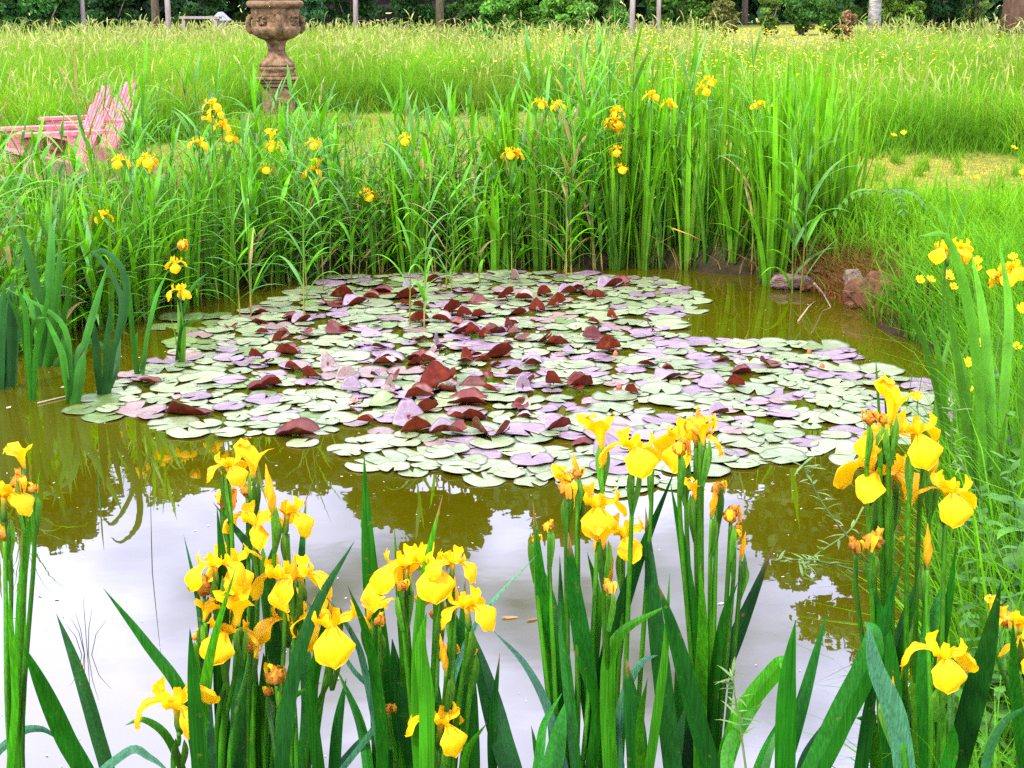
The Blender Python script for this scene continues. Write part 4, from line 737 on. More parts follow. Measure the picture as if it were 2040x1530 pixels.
while t < 26000 and len(pads) < 1050:
    t += 1; x, y = random.uniform(lo_[0], hi_[0]), random.uniform(lo_[1], hi_[1])
    if not inside(x, y): continue
    r = random.choice((.045, .055, .065, .075, .085, .095, .105)) * random.uniform(.9, 1.1) * (1 if t < 9000 else .75)
    q = np.array(arr); d2 = np.hypot(q[:, 0] - x, q[:, 1] - y); lim = .61 * (q[:, 2] + r); lim[nforced - len(RED):nforced] *= .72
    if (d2 < lim).any(): continue
    arr.append([x, y, r]); px, py = toc(x, y)
    mid = math.exp(-(((px - 900) / 500) ** 2 + ((py - 720) / 140) ** 2)); u = random.random(); pu = .07 + .17 * mid + (.14 if px > 1300 and py < 830 else 0)
    col_ = 'purple' if u < pu else 'pink' if u < pu + .10 * (.3 + mid) else 'green' if u > .965 or (px < 430 and py < 700) else 'pale'
    shape = random.randrange(8)
    if random.random() < .09 * mid + .015: shape = (50 + random.randrange(6), R(random.choice((90, 130, 200, 250, 270, 290))), random.choice((.8, 1.1)), random.choice((.2, .35, 0))); col_ = random.choice(('red', 'red', 'purple'))
    pads.append([px, py, x, y, r, col_, shape, None, None, 0])
NM = {'pale': 'pale grey-green', 'green': 'olive green', 'purple': 'mauve', 'pink': 'dusky pink', 'red': 'dark red'}
def where(px, py):
    v = 'at raft front' if py > 835 else 'at raft far side' if py < 625 else 'in mid raft'
    return v + (', left of red leaves' if px < 560 else ', right of red leaves' if px > 1260 else '')
order = sorted(range(len(pads)), key=lambda i: -(pads[i][4] / pads[i][3]) - (9 if i < nforced else 0)); keep = set(order[:300])
# layers so that overlapping pads lie on one another
lay = [0] * len(pads); AR = np.array([[p[2], p[3], p[4]] for p in pads])
for i in range(len(pads)):
    d2 = np.hypot(AR[:i, 0] - AR[i, 0], AR[:i, 1] - AR[i, 1]); s = {lay[j] for j in np.nonzero(d2 < AR[:i, 2] + AR[i, 2])[0]}; k = 0
    while k in s: k += 1
    lay[i] = k
rest = []
for i, p in enumerate(pads):
    px, py, x, y, r, colr, shape, lab, tilt, up = p; me = get_pad(shape, colr); folded = isinstance(shape, tuple)
    loc = Vector((x, y, .0035 + .0035 * lay[i] + up)); rot = (random.uniform(-.035, .035), random.uniform(-.035, .035), random.uniform(0, 6.3) if not folded else 0)
    if tilt: rot = (tilt[0], tilt[1], random.uniform(-.5, .5))
    if i in keep:
        o = link('lily_pad', me); o.location = loc; o.rotation_euler = rot; o.scale = (r, r, r)
        if not lab: lab = (NM[colr] + (' lily leaf curled up showing red ' if folded else ' lily pad lying flat ') + where(px, py))
        tag(o, lab, 'lily pad', 'lily pads: ' + lab if lab.startswith(NM[colr]) else 'lily pads and leaves of the raft')
    else: rest.append((me, Matrix.LocRotScale(loc, __import__('mathutils').Euler(rot), Vector((r, r, r)))))
# the remaining far pads: one stuff mesh
bm = bmesh.new(); mats = list(PM.values()); names = list(PM); me_all = bpy.data.meshes.new('distant_lily_pads'); mats_of = {}
V, F, CI, MI = [], [], [], []
for me, mx in rest:
    b = len(V); V += [tuple(mx @ v.co) for v in me.vertices]; ca = me.color_attributes['Col'].data; k = random.uniform(.8, 1.2); CI += [tuple(q * k for q in c.color[:3]) for c in ca]
    ids = [mats.index(q) for q in me.materials]
    for pl in me.polygons: F.append(tuple(b + q for q in pl.vertices)); MI.append(ids[pl.material_index])
mb = MB(); mb.v, mb.f, mb.c, mb.mi = V, F, CI, MI
if V: tag(mb.build('distant_lily_pads', mats, None, True), kind='stuff')
# lily buds and flowers
def lily_bud(px, py, kind, lab):
    p = gnd(px, py); rt = empty('water_lily', (p.x, p.y, 0)); rt.scale = (.62,) * 3; tag(rt, lab, 'water lily'); s = mpp(px, py, p.y)
    mb = MB(); mb.tube([(0, 0, -.08), (0, 0, .012)], .004, 6, (.25, .1, .04)); mb.build('stem', M['herb'], rt)
    if kind == 'bud':
        mb = MB(); mb.lathe([(.003, .0), (.014, .008), (.019, .022), (.016, .038), (.008, .052), (.001, .058)], 14, (.62, .22, .16)); mb.build('bud', M['petal'], rt, True)
        for k in range(4):
            a = k * 1.571; mb = MB(); d = Vector((math.cos(a), math.sin(a), 0)); U = Vector((0, 0, 1)); strip(mb, [d * .004, d * .019 + U * .012, d * .021 + U * .028, d * .010 + U * .054], [.004, .012, .011, .001], (.45, .16, .05), -.4); mb.build('sepal', M['petal'], rt, True)
    else:
        for k in range(14):
            a = k * 2.4; e = .35 + .07 * k; mb = MB(); d = Vector((math.cos(a), math.sin(a), 0)); U = Vector((0, 0, 1)); l = .05 - .0012 * k
            strip(mb, [d * .004 + U * .01, d * l * .6 * math.cos(e) + U * (l * .6 * math.sin(e)), d * l * math.cos(e) + U * (.01 + l * math.sin(e * 1.15))], [.004, .011, .001], (.8, .34, .30) if kind == 'pink' else (.8, .74, .62), .3); mb.build('petal', M['petal'], rt, True)
lily_bud(705, 803, 'pink', 'round pink water lily flower opening left of the centre'); lily_bud(1612, 708, 'bud', 'orange-pink pointed lily bud at the raft right side'); lily_bud(1465, 685, 'cream', 'cream water lily half open at the back right'); lily_bud(1233, 778, 'bud', 'small brown lily bud beside the shell-curled red leaf'); lily_bud(1226, 712, 'bud', 'lily bud in front of the low rust red leaf'); lily_bud(1637, 737, 'bud', 'tiny pinkish lily bud poking between pads at right')

# ------------------------------------------------------------------ stone urn
st = solid('weathered_stone', (.07, .038, .013), (.28, .175, .085), 13, .9, .15, 1.0, 30)
UY = 17.5; up_ = at(553, 150, UY); ug = hz(up_.x, UY); us = mpp(553, 100, UY)
def zof(y): return at(553, y, UY).z - ug
urn = empty('stone_urn', (up_.x, UY, ug)); tag(urn, 'weathered carved stone urn on a square pedestal above the reeds', 'urn')
mb = MB(); mb.lathe([(44 * us, zof(18)), (54 * us, zof(14)), (57 * us, zof(8)), (55 * us, zof(3)), (50 * us, zof(1)), (47 * us, zof(6)), (20 * us, zof(10)), (.01, zof(10))], 48, flute=lambda i, q: .018 * math.sin(24 * q) if 0 < i < 5 else 0); mb.build('rim', st, urn, True)
fl = lambda i, q: .055 * abs(math.sin(10 * q)) * (1 if i > 1 else .4)
mb = MB(); mb.lathe([(20 * us, zof(81)), (34 * us, zof(76)), (44 * us, zof(68)), (48 * us, zof(58)), (47.5 * us, zof(53)), (43 * us, zof(52)), (43.5 * us, zof(40)), (45 * us, zof(26)), (46 * us, zof(17))], 60, flute=fl); mb.build('bowl', st, urn, True)
for a in range(4):
    mb = MB(); q = a * math.pi / 2 + .25
    mb.tube([(math.cos(q) * 46 * us, math.sin(q) * 46 * us, zof(30)), (math.cos(q) * 52 * us, math.sin(q) * 52 * us, zof(36)), (math.cos(q) * 54 * us, math.sin(q) * 54 * us, zof(46)), (math.cos(q) * 52 * us, math.sin(q) * 52 * us, zof(58)), (math.cos(q) * 46 * us, math.sin(q) * 46 * us, zof(66))], [.02, .035, .03, .04, .025], 9); mb.build('handle', st, urn, True)
for a in range(4):
    mb = MB(); q = a * math.pi / 2 - .5; c = Vector((math.cos(q), math.sin(q), 0)); t2 = Vector((-c.y, c.x, 0))
    for k in range(7): b = c * 46 * us + t2 * (.05 * math.sin(k * 2.4)) + Vector((0, 0, zof(40) + .045 * math.cos(k * 2.4))); mb.tube([b - t2 * .022, b + c * .012, b + t2 * .022], [.008, .018, .008], 6)
    mb.build('carved_relief', st, urn, True)
mb = MB(); mb.lathe([(36 * us, zof(131)), (34 * us, zof(126)), (27 * us, zof(119)), (20 * us, zof(110)), (16 * us, zof(101)), (18 * us, zof(99)), (17 * us, zof(96)), (19 * us, zof(86)), (23 * us, zof(80))], 40, flute=lambda i, q: .03 * abs(math.sin(8 * q)) if 1 < i < 5 else 0); mb.build('foot', st, urn, True)
mb = MB(); mb.lathe([(37 * us, zof(152)), (37 * us, zof(147)), (32 * us, zof(143)), (36 * us, zof(139)), (38 * us, zof(135)), (34 * us, zof(131.5))], 40); mb.build('socle', st, urn, True)
mb = MB()
for w, y0, y1 in [(84, 152, 158), (76, 158.5, 164), (70, 164.5, 172), (60, 172.5, 226), (74, 226.5, 234), (84, 234.5, 252)]:
    z1, z0 = zof(y0), zof(y1); mb.box((0, 0, (z0 + z1) / 2), (w * us, w * us, z1 - z0), Matrix.Rotation(.12, 3, 'Z'))
o = mb.build('pedestal', st, urn); bv = o.modifiers.new('b', 'BEVEL'); bv.width = .012; bv.segments = 2
mb = MB(); mb.box((0, 0, .06), (.8, .8, .16), Matrix.Rotation(.12, 3, 'Z')); o = mb.build('step', st, urn); bv = o.modifiers.new('b', 'BEVEL'); bv.width = .02; bv.segments = 2

# ------------------------------------------------------------------ rocks
rock_m = solid('pale_rock', (.07, .04, .025), (.30, .21, .15), 11, .85, .2, .9, 14); rock_r = solid('rusty_rock', (.045, .018, .008), (.20, .085, .04), 11, .85, .2, .9, 14)
def rock(px, py, wpx, hpx, Y, lab, mat, seed, dep=.7, name='rock', grp=None):
    r = random.Random(seed); k_ = 1.12 if Y < 12 else 1.0; Y = Y - .14 if Y < 12 else Y; c = at(px, py, Y); s = mpp(px, py, Y) * k_; bm = bmesh.new(); bmesh.ops.create_icosphere(bm, subdivisions=4, radius=1)
    pl = [(Vector((r.gauss(0, 1), r.gauss(0, 1), r.gauss(0, 1))).normalized(), r.uniform(.48, .92)) for _ in range(13)]
    for v in bm.verts:
        for n, d in pl:
            q = v.co.dot(n)
            if q > d: v.co -= n * (q - d) * .9
        v.co += Vector((math.sin(v.co.y * 7 + seed), math.sin(v.co.z * 6 + seed), math.sin(v.co.x * 8))) * .05 + v.co * (.05 * math.sin(v.co.x * 19 + v.co.z * 13 + seed) * math.sin(v.co.y * 17 + v.co.z * 11))
    for v in bm.verts: v.co = Vector((v.co.x * wpx * s / 2 * 1.15, v.co.y * wpx * s / 2 * dep, v.co.z * hpx * s / 2 * 1.2))
    me = bpy.data.meshes.new(name); bm.to_mesh(me); bm.free(); me.materials.append(mat)
    o = link(name, me); o.location = c; o.rotation_euler = (r.uniform(-.1, .1), r.uniform(-.1, .1), r.uniform(-.3, .3)); return tag(o, lab, 'rock', grp)
gk = 'rocks along the right bank'
rock(1582, 562, 76, 26, 9.15, 'flat pale rock at the waterline under the rusty bank', rock_m, 1, grp=gk); rock(1640, 545, 40, 20, 9.25, 'small brown rock behind the flat pale one', rock_r, 2, grp=gk)
rock(1722, 585, 62, 54, 8.55, 'large pinkish rock with a steep face in the right bank', rock_r, 3, grp=gk); rock(1765, 590, 50, 34, 8.35, 'low rust brown rock right of the steep pinkish one', rock_r, 4, grp=gk)
rock(1535, 560, 44, 14, 9.35, 'thin rusty rock by the iris roots at waterline', rock_r, 5, grp=gk); rock(1885, 628, 48, 12, 7.9, 'flat pale stone lying farthest right at the shore', rock_m, 6, grp=gk); rock(1680, 560, 40, 30, 8.95, 'dark earthy rock between the pale and pinkish rocks', rock_r, 8, grp=gk)
for i, (px, py, w, h, Y, lab) in enumerate([(1555, 552, 34, 22, 9.3, 'jagged rust coloured rock left of the flat pale rock'), (1612, 572, 30, 16, 9.05, 'small wet rock at the right foot of the flat pale rock'), (1600, 540, 46, 26, 9.3, 'brown rock set into the bank above the flat pale one'), (1700, 562, 44, 40, 8.75, 'dark rust rock leaning on the steep pinkish one'), (1750, 566, 56, 44, 8.6, 'rusty block above the low rock at right'), (1790, 606, 44, 24, 8.2, 'mossy brown rock where the bank turns to the right'), (1835, 618, 46, 18, 7.95, 'low brown rock left of the farthest flat stone'), (1695, 606, 26, 14, 8.55, 'small pink-grey rock at the waterline below the steep one')]):
    rock(px, py, w, h, Y, lab, rock_r if i % 3 else rock_m, 40 + i, grp=gk)
for i, (px, py, w, h, lab) in enumerate([(648, 247, 40, 16, 'pale stone slab lying right of the urn pedestal'), (682, 252, 36, 14, 'pinkish stone slab at right end of the stones by the urn'), (665, 262, 30, 10, 'small flat stone in front of the two slabs by the urn'), (580, 268, 50, 12, 'low stone block below the urn pedestal')]):
    rock(px, py, w, h, 16.7, lab, rock_m, 20 + i, grp='stones by the urn')
# ------------------------------------------------------------------ pink garden chairs
paint = solid('faded_pink_paint', (.42, .075, .075), (.60, .24, .23), 14, .8, .3, .3, 30, stretch=(1, 1, 1)); 
def chair(lab, loc, rz):
    t = empty('garden_chair', loc, rz); tag(t, lab, 'chair', 'pink slatted garden chairs')
    def bx(mb, a, b, w, th, side=(1, 0, 0)):
        a, b = Vector(a), Vector(b); d = b - a; z = d.normalized(); x = Vector(side); x = (x - z * x.dot(z)).normalized(); y = z.cross(x); mb.box((a + b) / 2, (w, th, d.length), Matrix((x, y, z)).transposed())
    for s in (-1, 1):
        mb = MB(); mb.box((s * .31, .27, .275), (.03, .13, .55)); mb.build('leg', paint, t)
        mb = MB(); bx(mb, (s * .275, .33, .33), (s * .275, -.62, .06), .024, .13); mb.build('side_rail', paint, t)
        mb = MB(); mb.box((s * .345, .0, .566), (.15, .76, .028)); mb.box((s * .30, .22, .50), (.024, .09, .10)); mb.build('armrest', paint, t)
    mb = MB()
    for k in range(7): u = k / 6; mb.box((0, .335 - .52 * u, .402 - .148 * u), (.58, .078, .022), Matrix.Rotation(R(15.9), 3, 'X'))
    mb.build('seat', paint, t)
    mb = MB()
    for k in range(7):
        u = (k - 3) / 3; top = .76 - .20 * u * u; a = Vector((u * .20, -.17, .24)); d = Vector((u * .14, -.40, .92)).normalized()
        bx(mb, a, a + d * top, .060, .02)
    bx(mb, (-.24, -.235, .33), (.24, -.235, .33), .06, .022, (0, 0, 1)); bx(mb, (-.31, -.37, .64), (.31, -.37, .64), .06, .022, (0, 0, 1)); mb.build('backrest', paint, t)
    return t
cx_ = at(120, 392, 11.6); chair('faded pink slatted garden chair in front, facing left behind the reeds', (cx_.x, 11.6, hz(cx_.x, 11.6)), R(119)).scale = (.9, .9, .9)
cx_ = at(185, 350, 12.9); chair('second pink garden chair, mostly hidden behind the first', (cx_.x, 12.9, hz(cx_.x, 12.9)), R(125)).scale = (.84, .84, .84)

# ------------------------------------------------------------------ background: woods, hedges, posts, trees
def leafcloud(name, cen, rad, n, size, c1, c2, mat, parent=None, clumps=40, seed=0, shell=.55, flat=1.0):
    rng = np.random.default_rng(seed); cen, rad = np.array(cen), np.array(rad)
    d = rng.normal(size=(clumps, 3)); d /= np.linalg.norm(d, axis=1)[:, None]; d *= (shell + (1 - shell) * rng.random((clumps, 1))); d[:, 2] = np.where(d[:, 2] < -.75, -d[:, 2] * .5, d[:, 2])
    cc = cen + d * rad * .96; cr = rng.uniform(.16, .34, clumps) * rad.mean()
    k = rng.integers(0, clumps, n); q = rng.normal(size=(n, 3)); q /= np.linalg.norm(q, axis=1)[:, None]; P = cc[k] + q * cr[k][:, None] * rng.random((n, 1)) ** .4 * np.array([1.2, 1.2, .75])
    a = rng.normal(size=(n, 3)); a /= np.linalg.norm(a, axis=1)[:, None]; b = np.cross(a, rng.normal(size=(n, 3))); b /= np.linalg.norm(b, axis=1)[:, None]
    s = size * rng.uniform(.6, 1.3, (n, 1)); V = np.stack([P - a * s, P + b * s * .55, P + a * s, P - b * s * .55], 1).reshape(-1, 3)
    tone = rng.uniform(.65, 1.35, clumps)[k][:, None] * rng.uniform(.8, 1.2, (n, 1)); t = rng.random((n, 1)); C = np.repeat((np.array(c1) * (1 - t) + np.array(c2) * t) * tone, 4, 0)
    Q = np.arange(n * 4).reshape(-1, 4); return link(name, np_mesh(name, V, Q, np.zeros((0, 3), int), C, False), parent, mat), cc
bark = solid('grey_brown_bark', (.10, .075, .05), (.2, .16, .11), 5, .95, .1, 1, 12, stretch=(3, 3, .6)); barkred = solid('red_brown_bark', (.09, .05, .03), (.17, .10, .06), 5, .95, .1, 1, 12, stretch=(3, 3, .6)); birch_m = solid('birch_bark', (.62, .58, .50), (.10, .08, .06), 3.2, .8, .2, .4, 20, stretch=(1.2, 1.2, 3.5))
def tree(px, Y, top, rx, rz_, trunk_r, lab, c1, c2, n=17000, size=.26, mat=bark, cz=None, seed=0, dx=0, name='broadleaf_tree'):
    x = (px - CX) / FP * Y * 1.0; g = hz(x, Y); rt = empty(name, (x, Y, g)); tag(rt, lab, 'tree', 'trees behind the meadow'); cz = top - g - rz_ if cz is None else cz
    cr, cc = leafcloud('crown', (dx, 0, cz), (rx, rx * .8, rz_), n, size, c1, c2, M['crown'], rt, 46, seed)
    mb = MB(); r = random.Random(seed); P = [(r.uniform(-.02, .02) * i + dx * i / 7, 0, (cz + rz_ * .5) * i / 7 - .1) for i in range(8)]
    mb.tube(P, [trunk_r * (1.25 if i == 0 else 1) * (1 - .1 * i) for i in range(8)], 12)
    for k in range(0, 46, 3):
        b = Vector(P[3 + k % 4]); e = Vector(cc[k]); mb.tube([b, b.lerp(e, .5) + Vector((0, 0, .3)), e], [trunk_r * .35, trunk_r * .22, .03], 6)
    mb.build('trunk', mat, rt, True); return rt
def ztop(yref, Y): return -H + Y * math.tan(PITCH + math.atan((yref - CY) / FP))
DG = ((.014, .055, .012), (.028, .09, .016)); MG = ((.04, .12, .014), (.07, .17, .02)); LG = ((.05, .13, .02), (.08, .17, .03))
tree(40, 48, ztop(1150, 48), 3.4, 6.2, .24, 'dark leafy tree behind meadow at far left', *DG, seed=1); tree(-300, 50, ztop(1150, 50), 4, 6.5, .3, 'dark tree beyond the left edge of the meadow', *DG, seed=2)
tree(330, 50, ztop(985, 50), 3.0, 5.5, .12, 'thin-trunked tree between the hedge and the urn', *MG, seed=3); tree(560, 53, ztop(1000, 53), 3.4, 5.5, .11, 'dark tree directly behind the stone urn', *DG, seed=4)
tree(880, 47, ztop(1190, 47), 3.3, 6, .11, 'tall dark tree behind the middle of the meadow', *DG, seed=5); tree(1090, 50, ztop(1090, 50), 2.2, 5.5, .11, 'mid green tree right of the tall dark middle tree', *MG, seed=6); tree(720, 55, ztop(1030, 55), 2.6, 5.8, .11, 'dark tree right of the one behind the urn', *DG, seed=7)
tree(1300, 56, ztop(915, 56), 2.8, 5, .11, 'low-topped green tree near the two posts', *MG, seed=8); tree(1470, 60, ztop(900, 60), 2.6, 5, .11, 'distant tree above the small round bushes', *DG, seed=9)
tree(1722, 40, ztop(1300, 40), 3.1, 6.5, .15, 'white-barked birch tree at the right of the meadow', *LG, n=15000, size=.17, mat=birch_m, seed=10, name='birch_tree')
tree(2005, 36, ztop(1420, 36), 2.9, 6, .42, 'big red-brown trunked tree at the right edge', *MG, n=15000, mat=barkred, seed=11); tree(1600, 52, ztop(1130, 52), 2.3, 6, .11, 'dark tree left of the white birch', *DG, seed=12); tree(1860, 46, ztop(1380, 46), 2.8, 6.5, .11, 'dark tree between the birch and the big trunk', *DG, seed=13)
# far woodland mass
rng = np.random.default_rng(77); n = 80000; X = rng.uniform(-34, 34, n); Yw = rng.uniform(60, 66, n); Zm = 12 + 2.2 * np.sin(X * .55) + 1.5 * np.sin(X * 1.3 + 2); Z = .9 + Zm * rng.random(n) ** .85; P = np.c_[X, Yw, Z]
a = rng.normal(size=(n, 3)); a /= np.linalg.norm(a, axis=1)[:, None]; b = np.cross(a, rng.normal(size=(n, 3))); b /= np.linalg.norm(b, axis=1)[:, None]; s = rng.uniform(.2, .42, (n, 1))
V = np.stack([P - a * s, P + b * s * .6, P + a * s, P - b * s * .6], 1).reshape(-1, 3); tone = ((.7 + .5 * patch(X * 2, Z * 3)) * np.where(X > 7.5, 2.1, 1.0))[:, None]; C = np.repeat(np.array([[.014, .045, .012]]) * tone * rng.uniform(.6, 1.4, (n, 1)), 4, 0)
tag(link('woodland', np_mesh('woodland', V, np.arange(n * 4).reshape(-1, 4), np.zeros((0, 3), int), C, False), None, M['crown']), kind='stuff')
def bush(px, py, wpx, hpx, Y, lab, c1, c2, n=5000, size=.07, seed=0, name='leafy_bush'):
    c = at(px, py, Y); s = mpp(px, py, Y); g = hz(c.x, Y); hh = max(.6, c.z + (hpx * 1.5 + 8) * s - g); rt = empty(name, (c.x, Y, g)); tag(rt, lab, 'bush', 'bushes behind the meadow')
    _, cc = leafcloud('foliage', (0, 0, hh * .5), (wpx * s / 1.8, wpx * s / 2.4, hh * .58), n, size, c1, c2, M['crown'], rt, 34, seed, .5)
    mb = MB(); r = random.Random(seed)
    for k in range(6): e = Vector(cc[k * 5]); mb.tube([(r.uniform(-.1, .1), r.uniform(-.1, .1), -.05), e * .6, e], [.03, .02, .008], 6)
    mb.build('stem', bark, rt, True)
bush(70, 25, 190, 60, 38, 'dense green hedge bush at the top left corner', (.04, .16, .03), (.08, .23, .04), 14000, .08, 31); bush(215, 20, 110, 45, 43, 'dark bush between the two thin trunks at left', *DG, 5000, .08, 32)
bush(395, 15, 130, 60, 44, 'dark bush behind the small grey roof', *DG, 5000, .08, 33); bush(700, 15, 120, 40, 46, 'dark bush right of the urn rim', *DG, 4000, .08, 34)
bush(960, 25, 110, 30, 37, 'mid green leafy bush left of the tall bright bush', *MG, 6000, .06, 35); bush(1050, 20, 130, 40, 35, 'bright green leafy bush behind the middle of the meadow', (.09, .25, .02), (.14, .32, .03), 12000, .06, 36); bush(1000, 30, 90, 22, 33, 'low fresh green bush in front of the tall bright bush', (.07, .22, .02), (.12, .28, .03), 6000, .05, 47); bush(1115, 25, 80, 26, 34, 'low leafy bush right of the tall bright bush', (.08, .23, .02), (.13, .3, .03), 6000, .05, 48); bush(615, 25, 60, 30, 40, 'dark green bush touching the urn rim at right', (.03, .11, .03), (.05, .16, .04), 4000, .06, 49); bush(1600, 22, 80, 24, 47, 'broad dim green bush on the far lawn near the birch', (.04, .13, .02), (.07, .18, .03), 4000, .07, 50)
bush(1190, 15, 120, 40, 37, 'light green loose bush left of the two posts', (.10, .25, .03), (.15, .31, .05), 9000, .055, 37); bush(1440, 25, 56, 16, 42, 'small olive bush with browned side', (.09, .13, .02), (.16, .14, .04), 3500, .05, 38); bush(1535, 22, 44, 18, 45, 'small round yellow-green bush on the far lawn', (.08, .15, .02), (.12, .2, .03), 3500, .05, 39)
bush(1670, 20, 70, 30, 44, 'green bush just left of the birch trunk', *MG, 3500, .06, 40); bush(1690, 40, 26, 14, 38, 'small russet bush at the foot of the birch', (.22, .12, .05), (.26, .17, .07), 1500, .045, 41); bush(1760, 18, 60, 34, 42, 'yellow-green bush right behind the birch trunk', (.12, .25, .02), (.18, .31, .04), 3500, .06, 42)
bush(1800, 22, 80, 44, 41, 'sunny yellow-green bush between birch and the very dark bush', (.14, .27, .02), (.2, .33, .04), 6000, .06, 51); bush(1400, 18, 70, 30, 46, 'fresh green bush left of the small olive bush', (.08, .2, .02), (.12, .26, .03), 5000, .06, 52); bush(1865, 10, 110, 50, 43, 'very dark bush right of the birch', *DG, 5000, .08, 43); bush(1940, 8, 70, 40, 47, 'pale green bush beside the big right-hand trunk', (.16, .27, .05), (.22, .33, .07), 5000, .06, 44); bush(840, 10, 140, 40, 50, 'dark bush in the shaded gap at top middle', *DG, 4500, .08, 45); bush(1330, 12, 90, 36, 44, 'dark green bush behind the two posts', *MG, 4500, .07, 46)
wood = solid('grey_weathered_wood', (.22, .17, .13), (.36, .30, .25), 6, .9, .1, .5, 30, stretch=(4, 4, .5))
def post(px, pyb, wpx, Y, lab, lean=0):
    c = at(px, pyb, Y); g = hz(c.x, Y); s = mpp(px, pyb, Y); mb = MB(); w = wpx * s / 2
    mb.tube([(0, 0, -.2), (lean * .3, 0, 1.0), (lean, 0, 3.0)], [w * 1.1, w, w * .85], 12); mb.tube([(lean, 0, 3.0), (lean, 0, 3.08)], [w * .95, w * .3], 12)
    o = mb.build('wooden_post', wood, None, True); o.location = (c.x, Y, g); return tag(o, lab, 'post', 'posts behind the meadow')
post(336, 48, 11, 36, 'grey post behind the meadow left of the urn'); post(166, 40, 9, 38, 'thin brown post by the top left hedge bush'); post(1258, 50, 11, 34, 'left and nearer of the two pale posts right of middle', .05); post(1312, 40, 9, 37, 'right and thinner of the two pale posts right of middle'); post(708, 45, 10, 40, 'dim post in the dark gap right of the urn', .05)
# dark timber shelter behind the trees and a small grey roof
dk = solid('dark_stained_boards', (.02, .017, .014), (.045, .038, .032), 6, .9, .1, .4, 20); gr2 = solid('grey_roofing', (.30, .31, .33), (.42, .43, .45), 4, .8, .2)
sx = at(790, 20, 52).x; sh = empty('timber_shelter', (sx, 54, hz(sx, 54))); tag(sh, 'dark open timber shelter in the shade at top middle', 'shelter')
mb = MB()
for k in range(11): mb.box((0, .9, .15 + k * .24), (7.2, .04, .2))
mb.build('wall', dk, sh)
for q in (-3.5, -1.2, 1.2, 3.5): mb = MB(); mb.box((q, -.9, 1.35), (.14, .14, 2.7)); mb.build('post', dk, sh)
mb = MB(); mb.box((0, -.9, .75), (7.0, .08, .12)); mb.build('rail', dk, sh)
mb = MB(); mb.add([(-3.9, -1.4, 2.7), (3.9, -1.4, 2.7), (3.9, 0, 3.5), (-3.9, 0, 3.5), (-3.9, 1.4, 2.7), (3.9, 1.4, 2.7), (-3.9, -1.4, 2.6), (3.9, -1.4, 2.6), (3.9, 1.4, 2.6), (-3.9, 1.4, 2.6)], [(0, 1, 2, 3), (3, 2, 5, 4), (6, 9, 8, 7), (0, 6, 7, 1), (4, 5, 8, 9), (0, 3, 4, 9, 6), (1, 7, 8, 5, 2)]); mb.build('roof', dk, sh)
c = at(440, 40, 41); s = mpp(440, 40, 41); g = hz(c.x, 41); hut = empty('small_hut', (c.x, 41, g)); tag(hut, 'tiny hut with a grey pitched roof beyond the tall grass', 'hut'); zt = c.z + 16 * s - g
mb = MB(); mb.box((0, 0, (zt - .2) / 2), (26 * s, .5, zt - .2)); mb.build('wall', wood, hut)
w = 18 * s; mb = MB(); mb.add([(-w, -.32, zt - .22), (w, -.32, zt - .22), (0, -.32, zt), (-w, .32, zt - .22), (w, .32, zt - .22), (0, .32, zt)], [(0, 1, 2), (3, 5, 4), (0, 2, 5, 3), (2, 1, 4, 5), (0, 3, 4, 1)]); mb.build('roof', gr2, hut)
c = at(400, 44, 39); o = MB(); o.box((0, 0, .5), (1.0, .4, .06)); o.box((-.4, 0, .25), (.08, .35, .48)); o.box((.4, 0, .25), (.08, .35, .48)); o = o.build('low_bench', wood); o.location = (c.x, 39, hz(c.x, 39) + .2); tag(o, 'low wooden bench beside the grey roofed hut', 'bench')

# ------------------------------------------------------------------ herbs and small plants on the right bank
def herb_proto(seed, pairs, h, ll, lw, c):
    r = random.Random(seed); rt = empty('nettle'); mb = MB(); bx_, by_ = r.uniform(-.12, .12), r.uniform(-.12, .12)
    pos = lambda t: Vector((bx_ * t * t, by_ * t * t, h * t)); mb.tube([pos(i / 6) for i in range(7)], [.0035 - .002 * i / 6 for i in range(7)], 5, c[0]); mb.build('stem', M['herb'], rt, True); az = r.uniform(0, 6)
    for k in range(pairs):
        t = .22 + .76 * k / (pairs - 1); az += 1.57 + r.uniform(-.3, .3)
        for s in (0, math.pi):
            mb = MB(); f = (1.1 - .6 * abs(t - .5)) * (1 if t < .85 else .6); bez_leaf(mb, pos(t), az + s, r.uniform(.2, .7), ll * f, lw * f, r.uniform(.4, 1.2), c[0], c[1], 7, 'lance'); mb.build('leaf', M['herb'], rt, True)
    return rt
HERBS = [herb_proto(60 + i, 6 + i % 3, .42, .085, .042, ((.05, .17, .014), (.09, .25, .02))) for i in range(5)]
hp = [(1985, 1130), (2020, 1100), (1960, 1180), (2030, 1190), (1990, 1230), (1945, 1250), (2015, 1290), (1970, 1310), (2040, 1340), (1985, 1370), (1945, 1390), (2020, 1420), (1965, 1450), (2040, 1470), (1995, 1500), (1930, 1500), (2060, 1530), (1960, 1550), (2010, 1560), (1925, 1330), (2050, 1250), (2000, 1040), (2035, 1010), (1945, 1110), (2050, 1400), (1900, 1450), (1915, 1540)]
for i, (px, py) in enumerate(hp):
    p = gnd(px, py + 90, .10); o = place(HERBS, i % 5, (p.x, p.y, hz(p.x, p.y)), random.uniform(0, 6), random.uniform(.75, 1.15), (random.uniform(-.25, .25), random.uniform(-.3, .1)))
    v = 'lower ' if py > 1330 else 'upper '; tag(o, v + 'leafy green nettle-like plant at the right edge of the pond', 'herb', v + 'nettles on the right bank')
